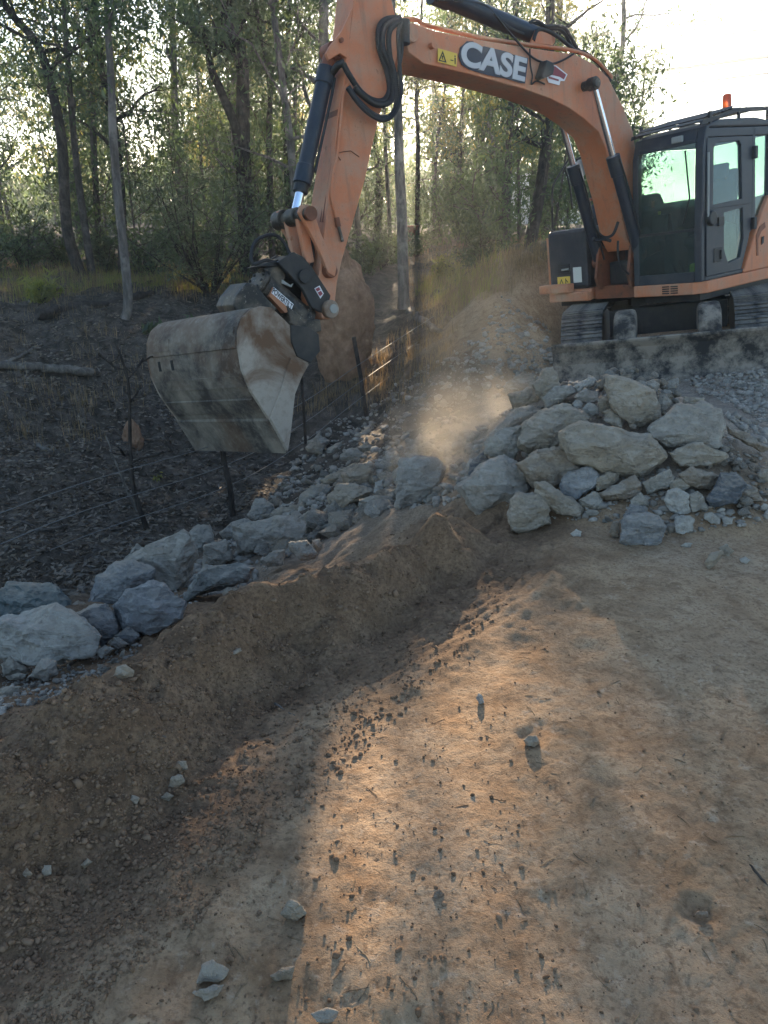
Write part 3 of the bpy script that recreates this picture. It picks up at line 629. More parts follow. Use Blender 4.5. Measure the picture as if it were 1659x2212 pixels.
sub('feed_pipe', MB().tube([C0 + dv * .25 + np.array([-.07, .06, 0]), C0 + dv * .4 + np.array([-.08, .06, 0]), C1 - dv * .1 + np.array([-.08, .06, 0])], .014, 8), M['black'], bk, smooth=60)
pts = [T3(739, 128, AR1), T3(736, 140, AR1 + .05), T3(746, 152, AR1 + .06)]; sub('port_elbow', MB().tube([C0 + dv * .2 + np.array([-.03, .07, 0]), T3(731, 140, AR1 + .03), T3(744, 135, AR1 + .06)], .032, 10), M['black'], bk, smooth=50)
# --- linkage
lkg = bpy.data.objects.new('bucket_linkage', None); COL.objects.link(lkg); lkg.parent = EX
sub('cross_pin', MB().tube([C2 + np.array([0, -.30, 0]), C2 + np.array([0, .27, 0])], .055, 18), M['greasy'], lkg, smooth=40, bevel=.008)
sub('pin_collar', MB().tube([C2 + np.array([0, -.30, 0]), C2 + np.array([0, -.16, 0])], .088, 18), M['greasy'], lkg, smooth=40, bevel=.008)
for l in (AR1 + .035, AR0 - .075):
    a = np.array(C2[[0, 2]]); b = np.array([lk[0], lk[2]]); dd = (b - a) / np.linalg.norm(b - a); nn = np.array([-dd[1], dd[0]])
    poly = [a + nn * .07 - dd * .05, a + nn * .02 - dd * .09, a - nn * .05 - dd * .07, a - nn * .075, a - nn * .05 + dd * .2, b - nn * .05 - dd * .1, b - nn * .06, b + dd * .06, b + nn * .05, b + nn * .04 - dd * .15, a + nn * .05 + dd * .15]
    sub('side_link', MB().prof([tuple(p) for p in poly], l, l + .04), M['orange'], lkg, bevel=.006)
m = MB().tube([C2 + np.array([0, .265, 0]), C2 + np.array([0, .29, 0])], .062, 18); sub('pin_ring', m, M['orange_grime_shade'], lkg, smooth=40)
H1 = np.array(T3(655, 570, lc))
for l in (lc - .10, lc + .10):
    sub('bucket_link', MB().prism([(C2[0] + .05, l - .03, C2[2]), (C2[0] - .05, l - .03, C2[2]), (H1[0] - .045, l - .03, H1[2]), (H1[0] + .045, l - .03, H1[2])],
        [(C2[0] + .05, l + .03, C2[2]), (C2[0] - .05, l + .03, C2[2]), (H1[0] - .045, l + .03, H1[2]), (H1[0] + .045, l + .03, H1[2])]), M['orange'], lkg, bevel=.01)
for k in range(2):
    pts = [T3(664, 500, .05 + .04 * k), T3(676, 540, .05 + .04 * k), T3(672, 575, .05 + .04 * k), T3(655, 590, .05)]
    sub('hydraulic_hose', MB().tube(smooth_path(pts, 5), .016, 8), M['rubber'], lkg, smooth=60)
# --- tilting hitch
ht = bpy.data.objects.new('tilt_hitch', None); COL.objects.link(ht); ht.parent = EX
ear = [(594,567),(612,556),(630,545),(650,556),(668,577),(709,639),(700,672),(690,676),(668,664),(649,626),(617,590)]
for l in (.155, -.135): sub('hitch_plate', MB().prof(TP(ear, .155), l, l + .045), M['black'], ht, bevel=.006)
m = MB().prof(TP([(600, 566), (630, 549), (660, 578), (640, 600), (618, 585)], .155), -.09, .155); sub('hitch_top', m, M['black'], ht, bevel=.01)
hb = T3(656, 597, .2); m = MB().tube([hb, (hb[0], hb[1] + .03, hb[2])], .062, 16).tube([(hb[0], -.16, hb[2]), hb], .04, 14); sub('hitch_pin', m, M['black'], ht, smooth=40, bevel=.004)
m = MB().tube([T3(690, 655, -.1), T3(690, 655, .16)], .05, 14); sub('lower_pin', m, M['greasy'], ht, smooth=40)
r0 = np.array(T3(553, 607, lc)); r1 = np.array(T3(652, 690, lc)); rd = (r1 - r0) / np.linalg.norm(r1 - r0)
sub('rotary_body', MB().tube([r0 + rd * .06, r1], .128, 26), M['greasy'], ht, smooth=40, bevel=.008)
sub('rotary_cap', MB().tube([r0, r0 + rd * .05], .142, 26), M['greasy'], ht, smooth=40, bevel=.012)
sub('rotary_cap', MB().tube([r1 - rd * .03, r1 + rd * .05], .142, 26), M['greasy'], ht, smooth=40, bevel=.012)
g = MB()
for k in range(10):
    an = k * math.pi / 5; a = np.array([0, 1.0, 0]); b = np.cross(rd, a); c_ = r0 + (a * math.cos(an) + b * math.sin(an)) * .105; g.tube([c_ - rd * .015, c_ + rd * .01], .014, 6)
sub('cap_bolts', g, M['black'], ht)
m = MB().prof(TP([(566, 580), (600, 572), (616, 592), (606, 626), (580, 642), (584, 612), (574, 592)], .11), .02, .13); sub('saddle', m, M['greasy'], ht, bevel=.01)
# name tag on the rotary body: plate across the upper left of the drum
NTG = .192
tg = MB().prof(TP([(590, 620), (633, 657), (628, 672), (616, 676), (582, 640)], NTG), .10, NTG).build('name_tag', M['tagcol'], ht)
w_ = MB().prof(TP([(591, 620), (634, 657), (629, 670), (586, 633)], NTG), NTG, NTG + .003).build('tag_band', M['white'], ht)
letters('POWERTILT', (587.5, 632), (629, 669), (632.5, 658), NTG + .003, .002, M['ink'], ht, bold=.02)
m = MB().prof(TP([(679, 623), (690, 617), (699, 634), (692, 645)], .2), .2, .203); lg = sub('maker_badge', m, M['white'], ht)
m = MB().prof(TP([(681, 624), (689, 620), (692, 626), (685, 630)], .203), .203, .206).prof(TP([(686, 632), (693, 628), (697, 635), (691, 640)], .203), .203, .206); sub('badge_print', m, M['maroon'], ht)
pts = [T3(604, 568, .1), T3(575, 562, .1), T3(548, 570, .08), T3(543, 545, .05), T3(556, 518, .04), T3(590, 507, .03), T3(612, 522, .05), T3(626, 548, .08)]
sub('hydraulic_hose', MB().tube(smooth_path(pts, 6), .016, 8), M['rubber'], ht, smooth=60)
m = MB().prof(TP([(553, 576), (600, 560), (620, 570), (600, 576)], .13), -.06, .14); sub('hose_guard_plate', m, M['black'], ht, bevel=.005)
m = MB().prof(TP([(610, 604), (628, 616), (634, 612), (630, 620), (610, 612)], .15), .13, .15); sub('lifting_hook', m, M['panelgrey'], ht)
m = MB().prof(TP([(484, 660), (492, 640), (515, 612), (535, 618), (560, 650), (580, 668), (540, 690), (500, 690)], lc), lc - .17, lc + .17); sub('bucket_bracket', m, M['greasy'], ht, bevel=.012)
m = MB().prof(TP([(600, 660), (640, 690), (672, 690), (676, 715), (650, 725), (610, 700)], lc), lc - .16, lc + .16); sub('bucket_bracket', m, M['greasy'], ht, bevel=.012)
# --- bucket
bkt = bpy.data.objects.new('bucket', None); COL.objects.link(bkt); bkt.parent = EX
NL, FL = .74, -.62; SH = np.array([.26, -.06])
side_px = [(564,661),(586,664),(606,682),(626,702),(664,707),(686,722),(689,759),(664,787),(649,814),(634,852),(626,927),(619,974),(581,904),(544,847),(524,799),(516,752),(516,714),(526,684),(544,667)]
sp_ = [np.array(T(x, y, NL)) for x, y in side_px]
def plate_at(pts, l0, l1):
    f0 = (NL - l0) / (NL - FL); f1 = (NL - l1) / (NL - FL)
    return MB().prism([(p[0] + SH[0] * f0, l0, p[1] + SH[1] * f0) for p in pts], [(p[0] + SH[0] * f1, l1, p[1] + SH[1] * f1) for p in pts])
sub('side_plate', plate_at(sp_, NL - .03, NL), M['cheek'], bkt, bevel=.004)
sub('side_plate', plate_at(sp_, FL, FL + .03), M['cheek'], bkt, bevel=.004)
# raised wear strip along the mouth of the near cheek
ws = [np.array(T(x, y, NL)) for x, y in ((626,772),(664,787),(649,814),(634,852),(626,927),(619,974),(581,904),(604,842),(616,800))]
sub('wear_strip', plate_at(ws, NL, NL + .022), M['cheek'], bkt, bevel=.004)
ec = [np.array(T(x, y, NL)) for x, y in ((626,702),(664,707),(686,722),(689,759),(668,784),(640,770),(628,740))]
sub('corner_plate', plate_at(ec, NL, NL + .015), M['black'], bkt, bevel=.003)
# curved shell: outline from the top, over the back, down to the lip
sh_px = [(626,702),(606,682),(586,664),(564,661),(544,667),(526,684),(516,714),(516,752),(524,799),(544,847),(581,904),(619,974)]
so_ = smooth_path([(*T(x, y, NL), 0) for x, y in sh_px], 4); so_ = [np.array(p[:2]) for p in so_]
ctr = np.array(T(590, 780, NL)); inn = [p + (ctr - p) / np.linalg.norm(ctr - p) * .028 for p in so_]
m = MB(); N = len(so_); L0, L1 = FL + .03, NL - .03
def at(p, l): f_ = (NL - l) / (NL - FL); return (p[0] + SH[0] * f_, l, p[1] + SH[1] * f_)
vs = [at(p, L0) for p in so_] + [at(p, L1) for p in so_] + [at(p, L0) for p in inn] + [at(p, L1) for p in inn]; fs = []
for i in range(N - 1):
    fs += [(i, i + 1, N + i + 1, N + i), (2 * N + i, 3 * N + i, 3 * N + i + 1, 2 * N + i + 1), (i, 2 * N + i, 2 * N + i + 1, i + 1), (N + i, N + i + 1, 3 * N + i + 1, 3 * N + i)]
fs += [(0, N, 3 * N, 2 * N), (N - 1, 3 * N - 1, 4 * N - 1, 2 * N - 1)]
m.add(vs, fs); shell = sub('shell', m, M['bucket'], bkt, smooth=35)
# wear straps across the back and the bolted lip
def strap(i0, i1, th, l0, l1, mat, name):
    pts = so_[i0:i1 + 1]; out = [p - (ctr - p) / np.linalg.norm(ctr - p) * th for p in pts]
    mm = MB(); n = len(pts); vv = [at(p, l0) for p in pts] + [at(p, l1) for p in pts] + [at(p, l0) for p in out] + [at(p, l1) for p in out]; ff = []
    for i in range(n - 1):
        ff += [(2 * n + i, 2 * n + i + 1, 3 * n + i + 1, 3 * n + i), (i, i + 1, 2 * n + i + 1, 2 * n + i), (n + i, 3 * n + i, 3 * n + i + 1, n + i + 1)]
    ff += [(0, 2 * n, 3 * n, n), (n - 1, 2 * n - 1, 4 * n - 1, 3 * n - 1)]
    sub(name, mm.add(vv, ff), mat, bkt)
strap(40, 44, .022, FL + .02, NL - .01, M['bucket'], 'cutting_edge')
strap(37, 39, .012, FL + .05, NL - .04, M['bucket'], 'wear_strap')
strap(33, 35, .010, FL + .05, NL - .04, M['bucket'], 'wear_strap')
strap(25, 28, .010, FL + .03, NL - .03, M['bucket'], 'wear_strap')
strap(24, 27, .014, FL + .06, FL + .38, M['bucket'], 'patch_plate'); strap(23, 28, .012, NL - .55, NL - .06, M['bucket'], 'patch_plate')
g = MB(); 
for l in (FL + .18, FL + .38):
    for i in (29,): g.prism([at(p - (ctr - p) / np.linalg.norm(ctr - p) * .004, l) for p in so_[i:i + 3]] + [at(so_[i + 2], l), at(so_[i], l)], [at(p - (ctr - p) / np.linalg.norm(ctr - p) * .004, l + .035) for p in so_[i:i + 3]] + [at(so_[i + 2], l + .035), at(so_[i], l + .035)])
sub('drain_slot', g, M['ink'], bkt)
for l in (lc - .12, lc + .09):
    e4 = [np.array(T(x, y, NL)) for x, y in ((606,684),(640,660),(668,668),(676,706),(640,705))]
    sub('bucket_ear', plate_at([p + SH * 0 for p in e4], l, l + .04), M['greasy'], bkt, bevel=.005)
# ------------------------------------------------------------------ upper structure
body = bpy.data.objects.new('upper_body', None); COL.objects.link(body); body.parent = EX
def arc_tail(r, a0, a1, n): return [(-r * math.cos(a0 + (a1 - a0) * k / n), r * math.sin(a0 + (a1 - a0) * k / n)) for k in range(n + 1)]
def plan(poly, z0, z1, mb=None):
    mb = mb or MB(); return mb.prism([(a, b, z0) for a, b in poly], [(a, b, z1) for a, b in poly])
tail = [(-.55, -1.235), (-.9, -1.19), (-1.2, -.95), (-1.40, -.55), (-1.47, 0), (-1.40, .55), (-1.2, .95), (-.9, 1.19), (-.55, 1.235)]
deck = [(1.16, .29), (1.16, 1.10), (1.05, 1.235)] + [(p[0], p[1]) for p in tail[::-1]] + [(.95, -1.235), (1.08, -1.15), (1.08, -.42), (.55, -.36), (.55, .29)]
sub('deck', plan(deck, .87, 1.01), M['orange'], body, bevel=.012)
sub('deck_underside', plan([(1.0, .35), (1.0, 1.1), (-.6, 1.1), (-1.3, .4), (-1.3, -.4), (-.6, -1.1), (.9, -1.1), (.9, -.4), (.5, -.3), (.5, .3)], .78, .868), M['black'], body)
sub('boom_bracket', MB().prof([(.5, 1.0), (1.16, 1.0), (1.22, 1.15), (1.14, 1.5), (1.0, 1.68), (.78, 1.7), (.5, 1.4)], .225, .265), M['orange_grime_shade'], body, bevel=.008)
sub('boom_bracket', MB().prof([(.5, 1.0), (1.16, 1.0), (1.22, 1.15), (1.14, 1.5), (1.0, 1.68), (.78, 1.7), (.5, 1.4)], -.265, -.225), M['orange_grime_shade'], body, bevel=.008)
sub('front_plate', MB().box(.56, 1.09, -.36, .29, .87, 1.03), M['orange_grime_shade'], body, bevel=.006)
sub('swing_well', MB().box(.15, .55, -.34, .28, 1.0, 1.75), M['black'], body)
sub('swing_motor', MB().box(.58, .98, -.2, .2, 1.03, 1.32).tube([(.75, .05, 1.2), (.75, .05, 1.6)], .13, 14), M['black'], body, bevel=.02)
sub('valve_block', MB().box(.5, .9, -.34, -.24, 1.03, 1.7), M['greasy'], body, bevel=.02)
# louvre slots in the deck skirt under the cab
g = MB()
for i in range(2):
    for k in range(4): g.box(1.158, 1.166, .70 + i * .115, .795 + i * .115, .895 + k * .026, .908 + k * .026)
sub('vent_slots', g, M['ink'], body)
# right-hand tank box, engine hood, counterweight, left engine cover
sub('tank_box', plan([(1.0, -1.20), (1.04, -1.12), (1.04, -.50), (.1, -.46), (.1, -1.22)], 1.012, 1.80), M['charcoal'], body, bevel=.05)
sub('side_cover', plan([(.98, -1.238), (.98, -1.205), (.1, -1.225), (-.6, -1.232), (-.6, -1.245)], 1.012, 1.72), M['orange'], body, bevel=.01)
sub('hood', MB().prof([(.1, 1.01), (.1, 1.95), (.02, 2.10), (-.45, 2.12), (-.6, 1.9), (-.6, 1.01)], -1.22, -.36), M['charcoal'], body, bevel=.04)
sub('hood_panel', MB().prof([(.1, 1.01), (.1, 1.90), (-.05, 1.96), (-.45, 1.96), (-.6, 1.01)], -.36, .29), M['charcoal'], body, bevel=.03)
sub('counterweight', plan([(-.6, -1.235)] + tail[1:-1] + [(-.6, 1.235)], 1.012, 1.88), M['charcoal'], body, bevel=.05)
cov = [(.26, 1.03), (.05, 1.38), (-.02, 1.50), (-.16, 1.70), (-.30, 1.87), (-.6, 1.9), (-.6, 1.012), (.26, 1.012)]
sub('left_cover', MB().prof(cov, 1.02, 1.242), M['orange'], body, bevel=.02)
m = MB().prof([(-.02, 1.18), (.0, 1.42), (-.08, 1.52), (-.2, 1.56), (-.22, 1.5), (-.12, 1.46), (-.05, 1.38), (-.06, 1.18)], 1.242, 1.25); sub('cover_recess', m, M['orange_grime_shade'], body)
m = MB().prof([(-.12, 1.30), (-.17, 1.32), (-.18, 1.40), (-.13, 1.39)], 1.25, 1.256); sub('cover_latch', m, M['ink'], body)
sub('front_step', plan([(1.075, -1.235), (1.22, -1.22), (1.22, -.72), (1.09, -.70), (1.09, -1.15)], .985, 1.10), M['orange'], body, bevel=.012)
sub('front_toe', plan([(1.082, -1.14), (1.15, -1.10), (1.15, -.44), (1.082, -.42)], .86, .985), M['orange'], body, bevel=.012)
# notices on the tank box
FX = 1.048
nq = sub('warning_decal', MB().box(FX, FX + .004, -1.02, -.80, 1.05, 1.19), M['yellow'], body)
g = MB()
tri3 = [(-.99, 1.075), (-.91, 1.075), (-.95, 1.165)]; tin3 = [(-.975, 1.085), (-.925, 1.085), (-.95, 1.142)]
for i in range(3):
    p = [tri3[i], tri3[(i + 1) % 3], tin3[(i + 1) % 3], tin3[i]]; g.prism([(FX + .004, a, b) for a, b in p], [(FX + .006, a, b) for a, b in p])
g.box(FX + .004, FX + .006, -.88, -.868, 1.075, 1.165); p = [(-.865, 1.15), (-.835, 1.115), (-.845, 1.108), (-.866, 1.135)]; g.prism([(FX + .004, a, b) for a, b in p], [(FX + .006, a, b) for a, b in p])
sub('pictogram', g, M['ink'], body)
sub('notice', MB().box(FX, FX + .004, -.74, -.60, 1.10, 1.30), M['paper'], body)
g = MB()
for k in range(5): g.box(1.038, FX + .004, -1.0, -.80, 1.225 + k * .028, 1.235 + k * .028)
sub('tank_louvre', g, M['ink'], body)
sub('tank_handle', MB().tube([(FX + .02, -.92, 1.28), (FX + .02, -.80, 1.285)], .014, 8), M['panelgrey'], body, smooth=50)
# handrails and mirror on the right
def rail(px, l, r=.013): return sub('handrail', MB().tube(smooth_path([T3(x, y, l) for x, y in px], 5), r, 8), M['black'], body, smooth=60)
rail([(1205, 609), (1202, 585), (1195, 530), (1193, 460), (1193, 415), (1197, 396), (1212, 370), (1226, 348)], -1.1)
rail([(1236, 452), (1233, 420), (1227, 385), (1221, 364), (1226, 348)], -1.1)
rail([(1278, 435), (1276, 400), (1273, 365), (1270, 345), (1262, 338), (1245, 345)], -.6)
sub('handrail', MB().tube([T3(1272, 432, -.45), T3(1300, 424, -.45), T3(1306, 406, -.45)], .02, 8), M['orange_grime_shade'], body)
m = MB().prof(TP([(1246, 352), (1254, 344), (1266, 350), (1268, 372), (1258, 384), (1248, 372)], -.75), -.80, -.74); sub('mirror', m, M['panelgrey'], body, bevel=.015)
# hoses between the boom foot and the deck
for seq, l, r in ((((1284, 470), (1286, 490), (1296, 507), (1310, 513), (1325, 505), (1335, 480)), .20, .018), (((1282, 515), (1290, 520), (1303, 516), (1318, 520)), .2, .022), (((1335, 520), (1335, 550), (1342, 575), (1358, 592)), .30, .014)):
    sub('hydraulic_hose', MB().tube(smooth_path([T3(x, y, l) for x, y in seq], 5), r, 8), M['rubber'], body, smooth=60)
# ------------------------------------------------------------------ cab
cab = bpy.data.objects.new('cab', None); COL.objects.link(cab); cab.parent = EX
CL, CR = .30, 1.22; RB = -.42
def fx(u):           # front face: leans back towards the roof
    return 1.16 - .035 * max(0, (u - 1.5)) - .10 * max(0, (u - 2.42)) - .35 * max(0, u - 2.56)
def fbar(l0, l1, u0, u1, dep=.07, n=8, mb=None):
    mb = mb or MB(); us = [u0 + (u1 - u0) * k / n for k in range(n + 1)]
    o = [(fx(u), u) for u in us]; i = [(fx(u) - dep, u) for u in us[::-1]]; return mb.prof(o + i, l0, l1)
sub('front_pillar', fbar(CL, CL + .085, 1.012, 2.68), M['charcoal'], cab, bevel=.012)
sub('front_pillar', fbar(CR - .095, CR, 1.012, 2.68), M['charcoal'], cab, bevel=.012)
sub('sill', fbar(CL + .086, CR - .096, 1.012, 1.13, .07, 2), M['charcoal'], cab, bevel=.006)
sub('crossbar', fbar(CL + .086, CR - .096, 1.585, 1.615, .03, 1), M['black'], cab)
sub('header', fbar(CL + .086, CR - .096, 2.52, 2.68, .07, 4), M['charcoal'], cab, bevel=.01)
rf = [(fx(2.66) - .0, 2.66), (.96, 2.71), (.80, 2.745), (.0, 2.76), (RB + .05, 2.72), (RB, 2.66)]
roof = sub('roof', MB().prof(rf, CL, CR), M['charcoal'], cab, bevel=.02)
# outer side: rear pillar, sill, top rail ; inner side ; back wall
def srail(poly, l0, l1, name, mat='charcoal', bev=.01): return sub(name, MB().prof(poly, l0, l1), M[mat], cab, bevel=bev)
srail([(.12, 1.45), (.20, 1.35), (.06, 1.62), (.06, 2.655), (.0, 2.655), (-.03, 1.55)], CR - .05, CR, 'door_pillar')
srail([(RB, 1.012), (RB + .1, 1.012), (RB + .1, 2.655), (RB, 2.655)], CR - .06, CR, 'rear_pillar')
srail([(RB + .1, 2.56), (1.06, 2.56), (1.04, 2.655), (RB + .1, 2.655)], CR - .06, CR, 'side_header')
srail([(RB + .1, 1.012), (1.08, 1.012), (1.08, 1.06), (RB + .1, 1.06)], CR - .06, CR, 'side_sill')
srail([(RB, 1.012), (RB + .08, 1.012), (RB + .08, 2.655), (RB, 2.655)], CL, CL + .06, 'rear_pillar')
srail([(RB + .08, 1.012), (1.08, 1.012), (1.08, 1.30), (RB + .08, 1.55)], CL, CL + .03, 'inner_panel')
srail([(RB + .08, 2.56), (1.06, 2.56), (1.04, 2.655), (RB + .08, 2.655)], CL, CL + .05, 'side_header')
sub('back_wall', MB().box(RB, RB + .04, CL + .061, CR - .061, 1.012, 1.72), M['interior'], cab)
sub('back_header', MB().box(RB, RB + .05, CL + .061, CR - .061, 2.56, 2.655), M['charcoal'], cab)
sub('floor', MB().box(RB + .04, 1.08, CL + .035, CR - .061, 1.013, 1.05), M['interior'], cab)
def gl(mb, name='window_pane'): return sub(name, mb, M['glass'], cab)
gl(fbar(CL + .086, CR - .096, 1.616, 2.519, .006, 6)); gl(fbar(CL + .086, CR - .096, 1.131, 1.584, .006, 2))
gl(MB().box(RB + .02, RB + .026, CL + .061, CR - .061, 1.73, 2.555))
gl(MB().prof([(RB + .081, 1.56), (1.07, 1.31), (1.06, 2.555), (RB + .081, 2.555)], CL + .012, CL + .018))
gl(MB().prof([(RB + .101, 1.75), (-.03, 1.62), (-.005, 2.555), (RB + .101, 2.555)], CR - .03, CR - .024))
# door with its two panes
door = MB()
do = [(1.065, 1.062), (1.06, 2.0), (1.045, 2.555), (.075, 2.555), (.075, 1.62), (.14, 1.40), (.30, 1.062)]
wu = TP([(1546, 302), (1599, 297), (1603, 432), (1541, 447)], CR); wu = [(.93, 1.84), (.91, 2.44), (.86, 2.50), (.38, 2.51), (.33, 2.46), (.30, 1.87)]
wl = [(.70, 1.74), (.28, 1.77), (.255, 1.42), (.33, 1.20), (.60, 1.165), (.69, 1.32)]
def ring(outer, inner, l0, l1):
    """frame between an outer outline and an inner hole, via bmesh triangulation"""
    bm = bmesh.new(); es = []
    for lp in (outer, inner):
        vs_ = [bm.verts.new((a, l0, b)) for a, b in lp]; es += [bm.edges.new((vs_[i], vs_[(i + 1) % len(vs_)])) for i in range(len(vs_))]
    bmesh.ops.triangle_fill(bm, use_beauty=True, use_dissolve=False, edges=es)
    ex = bmesh.ops.extrude_face_region(bm, geom=bm.faces[:])
    for v in ex['geom']:
        if isinstance(v, bmesh.types.BMVert): v.co.y = l1
    bm.verts.index_update(); mb = MB().add([v.co[:] for v in bm.verts], [tuple(v.index for v in f.verts) for f in bm.faces]); bm.free(); return mb
up_o = [(1.065, 1.80), (1.045, 2.555), (.075, 2.555), (.075, 1.80)]
lo_o = [(1.065, 1.062), (1.065, 1.80), (.075, 1.80), (.075, 1.62), (.14, 1.40), (.30, 1.062)]
dr = sub('door', ring(up_o, wu, CR - .045, CR + .008), M['charcoal'], EX, bevel=.006)
sub('door_lower', ring(lo_o, wl, CR - .045, CR + .008), M['charcoal'], dr, bevel=.004)
sub('door_pane', MB().prof(off(wu, 1.01), CR - .02, CR - .014), M['glass'], dr); sub('door_pane', MB().prof(off(wl, 1.01), CR - .02, CR - .014), M['glass'], dr)
sub('door_handle', MB().prof([(.92, 1.20), (.76, 1.20), (.74, 1.36), (.92, 1.36)], CR + .008, CR + .018), M['black'], dr, bevel=.01)
sub('door_latch', MB().prof([(.80, 1.23), (.77, 1.23), (.77, 1.33), (.80, 1.33)], CR + .018, CR + .035), M['ink'], dr, bevel=.004)
sub('door_stop', MB().tube([(1.0, CR + .0, 1.70), (1.0, CR + .06, 1.70)], .085, 16), M['black'], dr, smooth=40, bevel=.015)
sub('latch_box', MB().prof([(.84, 1.60), (.72, 1.60), (.72, 1.70), (.84, 1.70)], CR + .008, CR + .03), M['black'], dr, bevel=.006)
for u in (1.50, 2.30): sub('hinge', MB().box(.02, .09, CR + .002, CR + .05, u, u + .14), M['black'], dr, bevel=.01)
sub('grab_rail', MB().tube([(1.075, CR + .035, 1.72), (1.075, CR + .04, 2.40)], .012, 8), M['panelgrey'], cab, smooth=60)
sub('front_lamp', MB().box(fx(2.58) - .005, fx(2.58) + .03, .83, .97, 2.56, 2.63), M['panelgrey'], cab, bevel=.01)
sub('wiper', MB().tube([(fx(2.3) + .02, 1.02, 2.46), (fx(1.9) + .02, 1.08, 1.95), (fx(1.7) + .02, 1.0, 1.68)], .010, 6), M['black'], cab)
# fittings inside
sub('seat', MB().box(.05, .50, .55, 1.0, 1.38, 1.50).prof([(.05, 1.42), (.17, 1.42), (-.02, 2.24), (-.12, 2.24)], .52, 1.0), M['seat'], cab, bevel=.05)
sub('headrest', MB().prof([(-.02, 2.12), (.06, 2.12), (.02, 2.32), (-.06, 2.32)], .66, .88), M['interior'], cab, bevel=.03)
sub('seat_base', MB().box(.1, .45, .6, .95, 1.05, 1.38), M['interior'], cab)
sub('console', MB().prof([(.30, 1.05), (.62, 1.05), (.62, 1.52), (.50, 1.62), (.30, 1.58)], .37, .52), M['interior'], cab, bevel=.02)
sub('console', MB().prof([(.20, 1.05), (.55, 1.05), (.60, 1.55), (.45, 1.65), (.20, 1.58)], 1.02, 1.12), M['panelgrey'], cab, bevel=.02)
sub('control_lever', MB().tube([(.55, .45, 1.6), (.60, .45, 1.82)], .018, 8), M['black'], cab); sub('control_lever', MB().tube([(.5, 1.07, 1.62), (.56, 1.06, 1.85)], .018, 8), M['black'], cab)
sub('monitor', MB().prof([(.86, 1.52), (.92, 1.50), (.90, 1.82), (.84, 1.82)], .40, .60), M['interior'], cab, bevel=.02)
sub('pedal', MB().tube([(.8, .70, 1.06), (.95, .70, 1.25)], .02, 8), M['black'], cab); sub('pedal', MB().tube([(.8, .80, 1.06), (.95, .80, 1.25)], .02, 8), M['black'], cab)
sub('notice', MB().box(RB + .042, RB + .046, .62, .72, 1.50, 1.62), M['yellow'], cab); sub('notice', MB().box(RB + .042, RB + .046, .50, .57, 1.60, 1.68), M['tagcol'], cab)
sub('grey_oval', MB().prof([(.30, 2.0), (.42, 1.96), (.46, 2.12), (.40, 2.28), (.30, 2.26)], .72, .80), M['interior'], cab, bevel=.03)  # plain oval shape inside the cab, its nature unknown
for f_, u_, mt_ in ((.75, 1.95, 'tagcol'), (.62, 1.82, 'yellow')): sub('window_sticker', MB().box(f_ - .03, f_ + .03, CL + .019, CL + .022, u_ - .04, u_ + .04), M[mt_], cab)
sub('boot', MB().box(.92, 1.04, .98, 1.07, 1.055, 1.22), flat('hivis_cloth', (0.42, 0.44, 0.05), .9), cab, bevel=.03)
# roof guard: slatted sun visor over the front, rails on top
gd = bpy.data.objects.new('roof_guard', None); COL.objects.link(gd); gd.parent = EX
for k in range(9):
    f0 = 1.10 - k * .075; u0 = 2.70 + .012 * k + (.06 if k > 0 else .03)
    sub('guard_slat', MB().prof([(f0, u0), (f0 - .052, u0 + .028), (f0 - .058, u0 + .018), (f0 - .006, u0 - .010)], CL + .03, CR - .03), M['black'], gd)
for l in (CL, CR - .03):
    sub('guard_rail', MB().prof([(1.14, 2.69), (1.12, 2.735), (.45, 2.845), (-.35, 2.86), (-.35, 2.83), (.45, 2.81)], l, l + .03), M['black'], gd)
for f0 in (.95, .35, -.3): sub('guard_post', MB().box(f0 - .02, f0 + .02, CR - .028, CR - .004, 2.70, 2.83), M['black'], gd); sub('guard_post', MB().box(f0 - .02, f0 + .02, CL + .004, CL + .026, 2.70, 2.83), M['black'], gd)
sub('guard_plate', MB().prof([(.42, 2.85), (-.35, 2.865), (-.35, 2.88), (.42, 2.865)], CL + .032, CR - .032), M['charcoal'], gd)
bcn = sub('beacon', MB().tube([(.28, CR - .2, 2.90), (.28, CR - .2, 2.925), (.28, CR - .2, 3.03), (.28, CR - .2, 3.045)], [.052, .052, .048, .035], 16), M['amber'], EX, smooth=50)
sub('beacon_base', MB().tube([(.28, CR - .2, 2.865), (.28, CR - .2, 2.90)], .062, 16), M['black'], bcn, smooth=40)
for l in (CR - .42, CR - .34): sub('aerial', MB().tube([(-.40, l, 2.66), (-.40, l + .005, 3.22)], .006, 5), M['panelgrey'], cab)
# ------------------------------------------------------------------ undercarriage
und = bpy.data.objects.new('undercarriage', None); COL.objects.link(und); und.parent = EX
sub('car_body', ucb(MB().box(-.75, .75, -.72, .72, .36, .70).box(-.45, .45, -.45, .45, .70, .86)), M['black'], und)
sub('swing_ring', MB().tube([(0, 0, .70), (0, 0, .865)], .52, 28), M['greasy'], und, smooth=40)
TRK = []
n_l = 3.30; hh = .38; TH = 2.72 / 2
